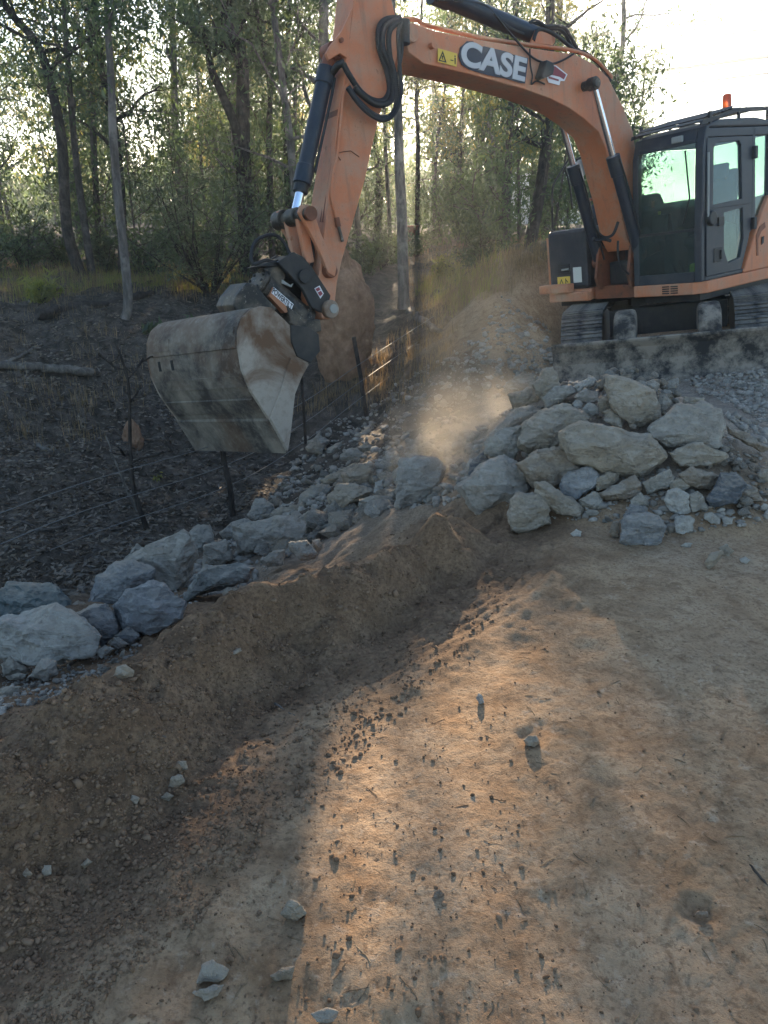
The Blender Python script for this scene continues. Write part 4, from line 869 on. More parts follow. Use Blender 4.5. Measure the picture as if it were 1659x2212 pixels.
# track loop in the side view: straight runs joined by the idler and sprocket arcs
loopp = []
for k in range(13): an = -math.pi / 2 + math.pi * k / 12; loopp.append((TH + hh * math.cos(an), hh + hh * math.sin(an) + .0))
for k in range(13): an = math.pi / 2 + math.pi * k / 12; loopp.append((-TH + hh * math.cos(an), hh + hh * math.sin(an)))
per = [0]
for i in range(len(loopp)): a, b = loopp[i], loopp[(i + 1) % len(loopp)]; per.append(per[-1] + math.hypot(b[0] - a[0], b[1] - a[1]))
def on_loop(s):
    s %= per[-1]
    for i in range(len(loopp)):
        if per[i + 1] >= s:
            a, b = np.array(loopp[i]), np.array(loopp[(i + 1) % len(loopp)]); t_ = (s - per[i]) / (per[i + 1] - per[i]); d_ = (b - a) / np.linalg.norm(b - a); return a + (b - a) * t_, d_
NS = 46; shoe_me = None
for side in (-1, 1):
    tr = bpy.data.objects.new('track', None); COL.objects.link(tr); tr.parent = EX
    l0, l1 = (.745, 1.245) if side > 0 else (-1.245, -.745); lm = (l0 + l1) / 2
    sub('track_frame', ucb(MB().prof([(1.30, .20), (1.30, .50), (.9, .58), (-.9, .58), (-1.30, .50), (-1.30, .20), (-1.1, .10), (1.1, .10)], lm - .13, lm + .13)), M['black'], tr, bevel=.01)
    sub('idler', ucb(MB().tube([(TH, lm - .11, hh), (TH, lm + .11, hh)], hh - .05, 24)), M['greasy'], tr, smooth=40)
    sub('sprocket', ucb(MB().tube([(-TH, lm - .07, hh), (-TH, lm + .07, hh)], hh - .05, 20)), M['greasy'], tr, smooth=40)
    if shoe_me is None:
        p_ = per[-1] / NS * .49
        so0 = MB().prof([(-p_, 0), (p_, 0), (p_, .018), (p_ - .02, .022), (p_ - .026, .045), (p_ - .036, .045), (p_ - .042, .02), (.01, .02), (.006, .042), (-.006, .042), (-.01, .02), (-p_ + .042, .02), (-p_ + .036, .045), (-p_ + .026, .045), (-p_ + .02, .022), (-p_, .018)], -.25, .25)
        tmp = so0.build('track_shoe', M['track']); shoe_me = tmp.data; bpy.data.objects.remove(tmp)
    for k in range(NS):
        p, d_ = on_loop(per[-1] * k / NS + .03); nrm = np.array([d_[1], -d_[0]])
        o = bpy.data.objects.new('track_shoe', shoe_me); COL.objects.link(o); o.parent = tr
        o3 = uc((p[0], lm, p[1])); X3 = uc((d_[0], 0, d_[1])); Y3 = uc((0, 1, 0)); Z3 = uc((nrm[0], 0, nrm[1]))
        if np.dot(np.cross(X3, Y3), Z3) < 0: Y3 = tuple(-c for c in Y3)
        o.matrix_local = Matrix([[X3[i], Y3[i], Z3[i], o3[i]] for i in range(3)] + [[0, 0, 0, 1]])
# dozer blade with lift arms
bl_ = bpy.data.objects.new('dozer_blade', None); COL.objects.link(bl_); bl_.parent = EX
BF = 2.30
prof_b = [(BF + .10, .015), (BF + .02, .12), (BF - .01, .27), (BF + .02, .42), (BF + .07, .50), (BF + .02, .51), (BF - .05, .42), (BF - .08, .27), (BF - .05, .10), (BF + .02, .015)]
sub('mouldboard', ucb(MB().prof(prof_b, -1.28, 1.28)), M['blade'], bl_, bevel=.006)
sub('top_edge', ucb(MB().tube([(BF + .045, -1.28, .512), (BF + .045, 1.28, .512)], .02, 8)), M['blade'], bl_, smooth=50)
for l in (-.46, .46):
    sub('lift_arm', ucb(MB().prof([(BF - .05, .12), (BF - .05, .40), (1.5, .62), (.7, .55), (.7, .35), (1.5, .34)], l - .09, l + .09)), M['black'], bl_, bevel=.02)
    sub('cylinder_guard', ucb(MB().prof([(BF - .03, .45), (BF - .10, .62), (BF - .25, .76), (BF - .5, .80), (BF - .75, .72), (BF - .75, .50), (BF - .2, .40)], l - .125, l + .125)), M['blade'], bl_, bevel=.05)
# ------------------------------------------------------------------ boulders (outline traced, distance from the ground they rest on, real thickness)
def ZP(x, y): return (1209.7 + x * .27084, 760.4 + y * .27084)
def ZQ(x, y): return (864.1 + x * .25, 760.4 + y * .25)
def ZG(x, y): return (553.0 + x * .28126, 915.9 + y * .28126)
def ZL(x, y): return (x * .34376, 1106.0 + y * .34376)
def ZF(x, y): return (x * .5, 1468.9 + y * .5)
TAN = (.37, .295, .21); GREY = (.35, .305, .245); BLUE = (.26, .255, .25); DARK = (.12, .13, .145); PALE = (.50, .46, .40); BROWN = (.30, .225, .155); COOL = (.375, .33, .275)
def rock_mesh(name, pts, seed, rough=1.0, cuts=4, bev=.05):
    """hull of the points, worn edges, roughened faces; pts are about the object's origin"""
    bm = bmesh.new()
    for p in pts: bm.verts.new(p)
    r = bmesh.ops.convex_hull(bm, input=bm.verts[:])
    dead = [g for g in r['geom_interior'] + r['geom_unused'] if isinstance(g, bmesh.types.BMVert) and g.is_valid]
    if dead: bmesh.ops.delete(bm, geom=list(set(dead)), context='VERTS')
    bmesh.ops.dissolve_limit(bm, angle_limit=R_(9), verts=bm.verts[:], edges=bm.edges[:])
    size = max((v.co.length for v in bm.verts))
    try: bmesh.ops.bevel(bm, geom=bm.edges[:], offset=size * bev, segments=2, profile=.6, affect='EDGES', clamp_overlap=True)
    except Exception: pass
    bmesh.ops.triangulate(bm, faces=bm.faces[:])
    if cuts:
        lim = size * .30
        for _ in range(cuts):
            es = [e for e in bm.edges if e.calc_length() > lim]
            if not es: break
            bmesh.ops.subdivide_edges(bm, edges=es, cuts=1, use_grid_fill=False); bmesh.ops.triangulate(bm, faces=bm.faces[:]); lim *= .62
        bm.normal_update(); co = np.array([v.co[:] for v in bm.verts]) / size; sd = seed * 3.7
        n = fbm(co[:, 0] * 2.6 + sd, co[:, 1] * 2.6, co[:, 2] * 2.6, o=4, s=seed % 50) * .075 + np.abs(fbm(co[:, 0] * 7 + sd, co[:, 1] * 7, co[:, 2] * 7, o=3, s=3)) * -.045
        for v, k in zip(bm.verts, n): v.co += v.normal * float(k) * size * rough
    me = bpy.data.meshes.new(name); bm.to_mesh(me); bm.free()
    me.polygons.foreach_set('use_smooth', [True] * len(me.polygons)); me.set_sharp_from_angle(angle=R_(31)); me.materials.append(M['rock']); return me
def boulder(px, color, label, thick=.8, mode='pile', seed=0, group=None, name='boulder', lift=0.0, rough=1.0, nf=7, cat='rock', bev=.02):
    px = np.array(px, float); rng = np.random.default_rng(seed + 11)
    if mode != 'open': px = px.mean(0) + (px - px.mean(0)) * 1.07
    i = int(np.argmax(px[:, 1])); cx, cy = px.mean(0)
    gb, gp = {'pile': (False, True), 'gully': (False, False), 'open': (True, True)}[mode]
    bx = .5 * px[i, 0] + .5 * cx
    P = hit1(bx, px[i, 1] - lift, berm=gb, pile=gp); dep = float((P - CAMP) @ FWD)
    wpx = np.ptp(px[:, 0]); hpx = np.ptp(px[:, 1]); t = thick * min(wpx, hpx * 1.25) / FPX * dep
    dc = dep + .14 * t
    out = [at_depth(x, y, dc) for x, y in px]
    c = at_depth(cx, cy, dc); vd = (c - CAMP) / np.linalg.norm(c - CAMP)
    pts = list(out)
    for k in range(len(px)):                       # shoulder points in front of and behind the outline
        q = c + (out[k] - c) * (.80 + .16 * rng.random()); pts.append(q - vd * t * (.16 + .22 * rng.random()))
        q = c + (out[k] - c) * (.70 + .2 * rng.random()); pts.append(q + vd * t * (.35 + .25 * rng.random()))
    for k in range(nf):                            # a few corners on the near face give it broad facets
        an = rng.random() * 6.283; rr_ = .15 + .45 * rng.random(); q = c + np.mean([(out[m_] - c) * max(0, math.cos(an - 6.283 * m_ / len(px))) for m_ in range(len(px))], axis=0) * 2.4 * rr_
        pts.append(q - vd * t * (.34 + .16 * rng.random()))
    base = c.copy(); z0 = min(p[2] for p in pts); base[2] = z0
    me = rock_mesh(name, [p - c for p in pts], seed, rough, bev=bev); o = link(name, me); o.location = c; o.color = (*color, 1)
    tag(o, label, cat, group); return o
B = []
def bo(z, pts, *a, **k): B.append(boulder([z(*p) for p in pts], *a, seed=len(B) + 1, **k))
# the pile beside the machine, back to front
bo(ZQ, [(870,340),(960,230),(1060,180),(1170,200),(1160,290),(940,370),(890,400)], BROWN, 'brown soil-covered boulder behind the dark split slab on the rock pile', name='boulder')
bo(ZQ, [(935,370),(1150,290),(1230,420),(1210,470),(985,500)], TAN, 'flat split slab leaning beside the upright slab on the rock pile')
bo(ZQ, [(1150,290),(1230,160),(1320,135),(1355,200),(1380,300),(1290,420),(1210,400)], TAN, 'upright pointed slab on the shoulder of the rock pile')
bo(ZQ, [(1220,410),(1340,300),(1470,285),(1515,350),(1400,430),(1270,485)], GREY, 'wedge of grey rock propped against the upright slab')
bo(ZP, [(385,200),(500,195),(620,250),(740,310),(800,420),(795,520),(640,585),(560,560),(430,470),(370,290)], TAN, 'tall tan block crowning the rock pile above the widest slab', thick=.7)
bo(ZP, [(715,620),(860,470),(930,420),(1130,425),(1280,460),(1290,570),(1250,620),(1290,760),(1180,745),(850,775),(740,680)], COOL, 'big grey-blue boulder on the shoulder of the pile with a flat block on top', thick=.8)
bo(ZP, [(110,360),(200,290),(300,330),(300,390),(240,405),(180,400)], COOL, 'purplish grey stone tucked behind the round white cobble')
bo(ZP, [(300,380),(410,330),(425,480),(330,500)], TAN, 'brownish stone wedged beside the crowning block')
bo(ZP, [(980,400),(990,355),(1145,365),(1140,420),(990,425)], TAN, 'flat brick-shaped stone lying on top of the grey-blue boulder', lift=0)
bo(ZP, [(670,250),(740,215),(795,260),(770,320),(720,295)], COOL, 'pale blue-grey stone behind the crowning block')
bo(ZP, [(780,380),(830,340),(900,400),(850,460),(800,490)], GREY, 'grey stone between the crowning block and the grey-blue boulder')
bo(ZP, [(105,280),(230,200),(290,220),(280,250),(140,320)], PALE, 'plank-shaped pale stone lying near the top of the pile')
bo(ZQ, [(750,760),(870,620),(1010,500),(1120,475),(1250,480),(1100,640),(850,720)], GREY, 'long smooth slab sloping down the dusty side of the pile', thick=.7)
bo(ZQ, [(1060,640),(1250,490),(1430,470),(1560,510),(1620,570),(1440,700),(1420,810),(1130,865),(1040,800)], TAN, 'broad smooth tan slab under the wedge on the rock pile', thick=.7)
bo(ZP, [(0,640),(180,560),(330,580),(520,640),(700,680),(790,740),(835,830),(800,900),(640,995),(480,970),(260,930),(150,890),(40,760)], TAN, 'widest tan slab jutting out in the middle of the rock pile', thick=.75)
bo(ZP, [(350,480),(410,455),(500,540),(490,610),(420,600),(360,550)], TAN, 'small tan block sitting on the back of the widest slab')
bo(ZP, [(180,450),(230,400),(295,430),(305,490),(240,515),(190,490)], PALE, 'whitish angular chunk beside the round white cobble')
bo(ZP, [(100,410),(125,380),(160,378),(182,410),(170,445),(125,455)], PALE, 'round white cobble high on the rock pile', rough=.5)
bo(ZP, [(545,575),(580,560),(615,590),(600,615),(555,600)], TAN, 'little square stone in the gap beneath the crowning block')
bo(ZP, [(860,795),(980,750),(1090,720),(1330,810),(1345,840),(1180,910),(960,915),(900,860)], TAN, 'pointed tan slab beneath the grey-blue boulder', thick=.8)
bo(ZP, [(890,700),(930,655),(1060,650),(1065,710),(960,745),(885,750)], PALE, 'pale oblong stone resting on the pointed tan slab', lift=6)
bo(ZP, [(1330,590),(1480,640),(1650,760),(1600,795),(1450,720),(1340,650)], BROWN, 'long thin slab sloping to the gravel beyond the pile', thick=.5)
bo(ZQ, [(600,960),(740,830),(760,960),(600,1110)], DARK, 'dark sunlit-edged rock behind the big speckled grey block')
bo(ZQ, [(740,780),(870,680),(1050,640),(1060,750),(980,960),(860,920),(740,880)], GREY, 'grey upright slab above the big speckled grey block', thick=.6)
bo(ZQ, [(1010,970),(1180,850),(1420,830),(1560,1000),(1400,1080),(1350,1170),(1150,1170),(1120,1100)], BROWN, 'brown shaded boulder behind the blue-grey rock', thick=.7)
bo(ZQ, [(520,1160),(740,960),(900,890),(1080,1020),(1140,1190),(1050,1280),(870,1400),(680,1415),(600,1310)], COOL, 'big speckled grey block at the corner of the pile beside the berm', thick=.85)
bo(ZP, [(310,1120),(480,1080),(590,990),(655,1070),(640,1150),(480,1185),(330,1165)], BROWN, 'brown wedge-shaped rock under the widest slab')
bo(ZP, [(290,1000),(380,960),(465,970),(470,1030),(380,1090),(290,1110)], TAN, 'tan stone jammed beneath the near edge of the widest slab')
bo(ZP, [(660,1040),(760,1020),(870,940),(920,1000),(850,1090),(700,1130)], GREY, 'shadowed grey stone in the hollow beneath the pile slabs')
bo(ZP, [(950,980),(1040,915),(1180,960),(1275,990),(1200,1110),(1040,1080)], BROWN, 'brown three-cornered rock next to the dark blue boulder')
bo(ZP, [(870,1060),(930,1000),(1020,1020),(1040,1070),(990,1115),(880,1095)], TAN, 'tan rounded stone stacked above the creased white rock')
bo(ZP, [(0,1060),(60,950),(240,925),(305,990),(290,1070),(130,1175),(20,1120)], BLUE, 'fresh blue-grey rock with sharp edges below the widest slab')
bo(ZP, [(1170,1170),(1280,970),(1400,960),(1465,1060),(1400,1210),(1260,1235),(1180,1235)], DARK, 'dark blue boulder with pale streaks at the foot of the pile')
bo(ZP, [(1020,1140),(1100,1110),(1150,1160),(1175,1250),(1060,1275)], GREY, 'grey stone between the creased white rock and the dark blue boulder')
bo(ZP, [(840,1180),(860,1110),(940,1090),(1020,1140),(1035,1270),(960,1310),(880,1270)], PALE, 'creased whitish rock at the foot of the pile')
bo(ZP, [(160,1180),(280,1110),(340,1170),(360,1250),(270,1260),(170,1230)], GREY, 'grey block at the foot of the pile below the blue-grey rock')
bo(ZP, [(560,1180),(640,1120),(700,1180),(705,1230),(570,1225)], GREY, 'small pitted grey stone behind the large cube-like boulder')
bo(ZQ, [(1150,1110),(1220,1110),(1380,1200),(1500,1280),(1605,1380),(1560,1425),(1400,1415),(1300,1350),(1160,1220)], TAN, 'long tan slab lying on its side behind the squarish boulder', mode='open')
bo(ZQ, [(935,1480),(950,1270),(1020,1205),(1270,1220),(1320,1330),(1310,1490),(1040,1580),(960,1550)], TAN, 'squarish tan boulder standing on the dirt at the foot of the pile', thick=.9, mode='open')
bo(ZP, [(500,1300),(560,1220),(660,1230),(710,1280),(520,1340)], BLUE, 'blue-grey stone touching the back of the large cube-like boulder', mode='open')
bo(ZP, [(465,1520),(495,1330),(560,1260),(700,1270),(800,1290),(845,1390),(815,1520),(680,1560),(540,1545)], BLUE, 'large cube-like blue-grey boulder alone on the dirt in front of the pile', thick=.9, mode='open')
bo(ZP, [(390,1440),(420,1350),(480,1345),(470,1480),(430,1490)], BROWN, 'brown stone hidden against the side of the large cube-like boulder', mode='open')
bo(ZP, [(905,1380),(920,1310),(1040,1305),(1075,1330),(1060,1430),(980,1460),(910,1450)], PALE, 'small whitish cube of rock on the dirt by the cube-like boulder', mode='open')
bo(ZP, [(1145,1290),(1210,1275),(1280,1330),(1280,1375),(1200,1370),(1150,1330)], PALE, 'cream angular stone on the dirt below the dark blue boulder', mode='open')
bo(ZP, [(1290,1325),(1330,1312),(1380,1325),(1375,1370),(1300,1380)], PALE, 'cream stone next to the angular one below the dark blue boulder', mode='open')
bo(ZP, [(200,1270),(250,1252),(290,1255),(315,1280),(290,1310),(210,1312)], GREY, 'flat grey stone on the dirt below the long tan slab', mode='open')
bo(ZP, [(80,1450),(130,1410),(175,1430),(165,1470),(110,1480)], PALE, 'white stone alone on the dirt before the long tan slab', mode='open')
bo(ZP, [(1150,1680),(1200,1600),(1290,1575),(1310,1610),(1240,1700),(1180,1740)], TAN, 'egg-shaped tan stone standing on end on the dirt road', mode='open', rough=.5)
bo(ZP, [(1260,1560),(1330,1530),(1385,1590),(1350,1635),(1290,1615)], TAN, 'tan stone touching the egg-shaped one on the dirt road', mode='open')
bo(ZP, [(1430,1650),(1480,1630),(1520,1660),(1490,1695),(1440,1680)], PALE, 'small bright white stone on the dirt road past the egg-shaped stone', mode='open')
bo(ZP, [(965,1545),(1000,1520),(1055,1525),(1030,1570),(990,1568)], PALE, 'small cream stone in a damp patch of the dirt road', mode='open')
bo(ZP, [(1450,1110),(1560,1080),(1620,1190),(1540,1200),(1450,1150)], BROWN, 'flaky brown shale chunk beyond the dark blue boulder')
bo(ZP, [(1600,1230),(1625,1205),(1659,1215),(1655,1260),(1610,1265)], PALE, 'pale rounded stone at the edge of the dirt beyond the shale chunk', mode='open')
bo(ZP, [(1570,960),(1659,930),(1690,980),(1659,1040),(1590,1010)], TAN, 'tan block in the rubble skirt beyond the dark blue boulder')
# middle of the gully
def bg_(pts, *a, **k): bo(ZG, pts, *a, mode='gully', **k)
bg_([(390,140),(480,80),(560,130),(520,190),(420,170)], GREY, 'domed grey rock at the upper edge of the rubble near the bucket lip')
bg_([(760,90),(880,15),(890,100),(830,130)], TAN, 'tilted tan slab at the top of the rubble beside the leaning post')
bg_([(385,180),(450,110),(525,180),(500,235),(400,215)], TAN, 'tan rock leaning on the domed one near the bucket lip')
bg_([(540,190),(670,125),(650,210),(560,260)], GREY, 'grey slab with a straight edge in the upper rubble')
bg_([(780,180),(850,140),(915,180),(870,230),(800,220)], TAN, 'rounded tan rock high in the rubble below the dust')
bg_([(640,270),(650,230),(740,175),(830,235),(760,290)], GREY, 'grey roof-shaped rock in the rubble')
bg_([(920,340),(1000,240),(1070,210),(1110,270),(1080,345),(960,390)], GREY, 'grey rock behind the layered block at the berm end')
bg_([(500,430),(640,380),(760,300),(800,315),(690,465),(540,475)], TAN, 'tan flat rock leaning on the orange-faced one')
bg_([(690,470),(660,390),(790,310),(900,300),(940,400),(900,500)], BROWN, 'orange-faced rock behind the shadow-sided boulder in the gully')
bg_([(330,560),(430,480),(560,470),(545,560),(460,612),(340,615)], GREY, 'shaded grey rock with a slanting top in the gully rubble')
bg_([(-60,700),(0,580),(60,575),(130,620),(120,690),(0,745)], COOL, 'bluish rounded boulder touching the bent fence post')
bg_([(40,700),(260,620),(440,610),(480,655),(320,720),(100,735)], TAN, 'low tan slab behind the ledge-like slab in the gully')
bg_([(300,745),(400,670),(490,660),(475,725),(390,765)], GREY, 'grey wedge at the end of the ledge-like slab')
bg_([(-170,780),(0,740),(250,695),(360,760),(350,880),(240,950),(20,1005),(-130,990)], GREY, 'long ledge-like slab with broken layers in the gully', thick=.7)
bg_([(580,660),(560,560),(620,470),(760,445),(890,520),(860,560),(720,615),(620,685)], TAN, 'shadow-sided boulder with a flat top overhanging the gully', thick=.9)
bg_([(800,590),(900,550),(1055,540),(1060,640),(960,675),(850,640)], GREY, 'grey flat-topped rock at the foot of the layered block')
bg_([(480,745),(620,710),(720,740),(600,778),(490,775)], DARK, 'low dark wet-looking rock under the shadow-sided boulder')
bg_([(905,530),(915,450),(970,430),(980,530),(940,545)], PALE, 'white-faced stone beside the layered block')
bo(ZG, [(1080,380),(1110,260),(1240,235),(1400,240),(1465,350),(1400,480),(1300,610),(1110,680),(1065,640),(1070,480)], COOL, 'big layered pale block at the end of the berm', thick=.8, mode='open')
bg_([(1450,390),(1530,325),(1620,330),(1610,400),(1500,440),(1460,425)], GREY, 'grey rock in the dust between the layered block and the pile')
bo(ZG, [(820,720),(860,660),(955,685),(940,720),(850,740)], GREY, 'small grey stone on the berm slope below the layered block', mode='open')
bg_([(250,910),(390,890),(480,990),(440,1040),(330,1040),(260,970)], GREY, 'blocky grey stone below the ledge-like slab')
bg_([(430,890),(490,885),(515,950),(470,990)], TAN, 'small upright stone next to the blocky one below the ledge')
bg_([(20,1050),(120,990),(220,965),(210,1080),(90,1100)], GREY, 'flat grey stone behind the berm below the ledge-like slab')
# left end of the gully
def bL(pts, *a, **k): bo(ZL, pts, *a, mode=k.pop('mode', 'gully'), **k)
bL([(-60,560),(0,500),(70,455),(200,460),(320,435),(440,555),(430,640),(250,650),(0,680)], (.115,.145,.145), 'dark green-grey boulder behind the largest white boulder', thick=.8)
bL([(1385,130),(1450,70),(1540,35),(1600,60),(1570,150),(1440,195)], COOL, 'pale boulder under the bucket at the foot of the bent post')
bL([(1190,130),(1250,80),(1320,75),(1340,200),(1240,275),(1220,180)], COOL, 'rounded pale boulder behind the ridge-backed rock')
bL([(745,325),(860,205),(895,225),(800,315)], GREY, 'grey slab leaning behind the ridge-backed rock')
bL([(1280,210),(1420,175),(1460,300),(1370,350),(1280,330)], GREY, 'cube-shaped grey rock beside the ledge-like slab')
bL([(790,310),(930,220),(1150,105),(1200,150),(1240,240),(1190,420),(1090,490),(990,440),(990,370)], GREY, 'large ridge-backed grey rock leaning over its neighbours', thick=.8)
bL([(560,580),(620,410),(720,340),(830,310),(970,360),(960,440),(780,500),(730,590),(640,590)], BLUE, 'mossy blue-grey boulder between the ridge-backed and speckled ones', thick=.8)
bL([(1170,535),(1300,430),(1230,400),(1290,340),(1480,320),(1600,350),(1560,410),(1350,490),(1180,555)], (.19,.19,.17), 'flat greenish slab lying below the cube-shaped rock', thick=.6)
bL([(440,590),(490,555),(560,590),(450,645)], BROWN, 'small brown stone in the gap behind the blue wedge')
bL([(450,640),(660,575),(720,640),(740,760),(640,850),(560,740)], BLUE, 'blue-grey wedge between the largest white boulder and the speckled one', thick=.8)
bL([(730,590),(800,500),(930,450),(1030,460),(1150,570),(1130,670),(960,770),(850,790),(750,740)], BLUE, 'rounded speckled blue-grey boulder touching the berm', thick=.9)
bL([(-110,720),(0,680),(100,650),(300,590),(350,595),(480,690),(635,775),(570,900),(420,930),(200,980),(80,925),(-90,900)], PALE, 'largest white boulder blotched with grey at the gully end', thick=.85)
bL([(720,780),(820,715),(880,780),(820,830)], BLUE, 'blue-grey stone at the foot of the speckled boulder')
bL([(680,830),(740,785),(810,830),(740,862)], COOL, 'flat pale stone below the blue-grey wedge')
bL([(600,880),(660,835),(720,860),(640,920)], COOL, 'pale chipped stone beside the largest white boulder')
bL([(10,960),(65,905),(185,990),(160,1012),(30,1022)], GREY, 'three-sided grey stone under the largest white boulder')
bL([(175,1040),(270,920),(350,940),(362,1020),(300,1062)], COOL, 'stone with a white split face under the largest white boulder')
bL([(-40,1150),(0,1110),(80,1095),(130,1100),(90,1170),(40,1188)], GREY, 'flat grey stone among gravel behind the berm')
bL([(30,1030),(100,1015),(170,1020),(150,1050),(60,1060)], GREY, 'thin grey flake lying on the gravel behind the berm')
# stones on the berm and the road
bL([(710,1030),(730,975),(790,955),(850,1000),(840,1035),(760,1050)], (.36, .275, .185), 'domed cream stone half sunk in the top of the berm', mode='open', rough=.8, nf=12, bev=.07)
bL([(1415,920),(1440,880),(1510,850),(1525,870),(1440,930)], (.36, .275, .185), 'slanting cream stone stuck in the face of the berm', mode='open', rough=.9, nf=12, bev=.07)
bL([(1395,505),(1430,465),(1500,480),(1480,520),(1400,538)], TAN, 'tan stone sitting on the crest of the berm', mode='open')
def bF(pts, *a, **k): bo(ZF, pts, *a, mode='open', **k)
bF([(1210,1010),(1250,940),(1310,970),(1325,1010),(1290,1040),(1230,1030)], (.40, .31, .21), 'cream angular stone at the edge of a loose-earth hole in the road', nf=12, bev=.06)
bF([(850,1310),(870,1230),(920,1205),(990,1250),(965,1300)], (.43, .36, .28), 'upper half of the cracked pale stone sunk in the road', nf=12, bev=.06)
bF([(835,1350),(860,1332),(970,1315),(935,1370),(880,1390)], (.43, .36, .28), 'lower half of the cracked pale stone sunk in the road', nf=12, bev=.06)
bF([(1165,1280),(1220,1240),(1275,1235),(1260,1290),(1190,1305)], (.33, .255, .175), 'dusty cream stone near the cracked pale stone', nf=12, bev=.06)
bF([(720,465),(740,420),(790,405),(802,440),(760,470)], (.35, .27, .185), 'largest rounded stone in the furrow at the foot of the berm', rough=.9, nf=12, bev=.07)
bF([(758,392),(770,350),(805,350),(812,385),(780,400)], (.35, .27, .185), 'rounded stone next above the largest one in the furrow', rough=.9, nf=12, bev=.07)
bF([(690,510),(720,485),(752,500),(730,525)], (.33, .25, .17), 'flat stone next below the largest one in the furrow', rough=.9, nf=12, bev=.07)
bF([(538,525),(570,495),(607,510),(592,542)], (.31, .23, .155), 'rounded brown stone beside a pair of small ones in the furrow', rough=.9, nf=12, bev=.07)
bF([(345,800),(380,770),(400,785),(365,817)], (.32, .245, .165), 'oblong stone alone at the lower end of the furrow', rough=.9, nf=12, bev=.07)
bF([(175,840),(190,800),(222,800),(222,840),(190,852)], (.37, .295, .21), 'pale blocky stone at the lower end of the furrow', rough=.9, nf=12, bev=.07)
bF([(95,840),(115,810),(142,840),(115,857)], (.31, .23, .155), 'rounded stone beside the pale blocky one in the furrow', rough=.9, nf=12, bev=.07)
bF([(1340,1440),(1420,1415),(1470,1430),(1440,1480),(1370,1480)], (.45, .40, .34), 'white flat stone showing through the road surface', rough=.8, nf=12, bev=.07)
bo(lambda x, y: (x, y), [(1130,1598),(1140,1588),(1158,1590),(1168,1604),(1155,1614),(1136,1610)], (.33, .25, .17), 'dome-shaped stone seated in a hollow of the sunlit road', mode='open', rough=.9, nf=12, bev=.07)
bo(lambda x, y: (x, y), [(1498,1978),(1505,1968),(1528,1968),(1530,1982),(1515,1986)], (.26, .17, .11), 'brown blocky clod in a small square hole of the road', mode='open', rough=.9, nf=12, bev=.07)
bo(lambda x, y: (x, y), [(934,1940),(938,1926),(950,1920),(960,1930),(958,1942),(944,1946)], (.22, .14, .09), 'dark clod casting a long shadow on the sunlit road', mode='open', rough=.6)
bo(lambda x, y: (x, y), [(1028,1508),(1034,1496),(1042,1502),(1046,1518),(1036,1522)], (.5, .47, .42), 'small white splinter of stone on the road near the berm', mode='open')
# ------------------------------------------------------------------ counted small stones (copies of a few shapes)
PROTO = []
for k in range(14):
    rng = np.random.default_rng(500 + k); n = 13; v = rng.normal(size=(n, 3)); v /= np.linalg.norm(v, axis=1)[:, None]; v *= (np.array([1, .8, .62]) * (.8 + .3 * rng.random(3))) * (.86 + .2 * rng.random(n))[:, None]
    PROTO.append(rock_mesh('stone', [tuple(p * .5) for p in v], 60 + k, .8, cuts=1, bev=.09))
def in_poly(px, py, poly):
    c = np.zeros(len(px), bool); n = len(poly)
    for i in range(n):
        x0, y0 = poly[i]; x1, y1 = poly[(i + 1) % n]
        c ^= ((y0 > py) != (y1 > py)) & (px < (x1 - x0) * (py - y0) / (y1 - y0 + 1e-9) + x0)
    return c
def scatter_px(poly, n, seed, **k):
    rng = np.random.default_rng(seed); P = np.array(poly); out = []
    while len(out) < n:
        x = rng.uniform(P[:, 0].min(), P[:, 0].max(), n * 2); y = rng.uniform(P[:, 1].min(), P[:, 1].max(), n * 2); m_ = in_poly(x, y, poly); out += list(zip(x[m_], y[m_]))
    out = np.array(out[:n]); return hit(out[:, 0], out[:, 1], **k)
def stones(poly, n, smin, smax, cols, label, group, seed, name='stone', sink=.25, pw=1.6, cat='stone', **k):
    P = scatter_px(poly, n, seed, **k); rng = np.random.default_rng(seed + 1)
    for p in P:
        s_ = smin + (smax - smin) * rng.random() ** pw; o = bpy.data.objects.new(name, PROTO[rng.integers(len(PROTO))]); COL.objects.link(o)
        o.location = (p[0], p[1], p[2] + s_ * (.5 * .6 - sink * .6)); o.rotation_euler = (rng.normal() * .25, rng.normal() * .25, rng.random() * 6.28); o.scale = (s_, s_ * rng.uniform(.75, 1.1), s_ * rng.uniform(.7, 1.05))
        c = np.array(cols[rng.integers(len(cols))]) * rng.uniform(.85, 1.12); o.color = (*c, 1); tag(o, label, cat, group)
PT = [(1215,785),(1300,768),(1400,790),(1500,850),(1560,880),(1440,890),(1330,830),(1260,850),(1210,850)]
stones(PT, 70, .05, .15, [GREY, TAN, PALE, COOL], 'fist-sized broken stone in the loose heap on top of the rock pile', 'broken stones heaped on top of the rock pile', 21)
stones([(1540,930),(1600,980),(1659,1000),(1659,1120),(1590,1130),(1560,1060),(1545,990)], 40, .04, .13, [GREY, TAN, COOL, BROWN], 'broken stone in the rubble skirt beyond the dark blue boulder', 'rubble skirt of the rock pile', 22)
stones([(1480,800),(1659,790),(1659,850),(1560,862)], 34, .05, .17, [GREY, COOL, PALE], 'broken grey stone on the gravel in front of the dozer blade', 'stones strewn before the dozer blade', 23)
stones([(1090,1075),(1300,1085),(1500,1110),(1580,1130),(1500,1165),(1260,1130),(1110,1120)], 22, .03, .08, [GREY, TAN, PALE], 'small chip of stone on the dirt at the foot of the pile', 'chips at the foot of the rock pile', 24)
stones([(640,985),(760,930),(860,880),(960,960),(860,985),(760,1010),(700,1060),(600,1080)], 60, .06, .20, [GREY, TAN, COOL], 'broken stone in the rubble spilling down into the gully', 'rubble spilling into the gully', 25, berm=False)
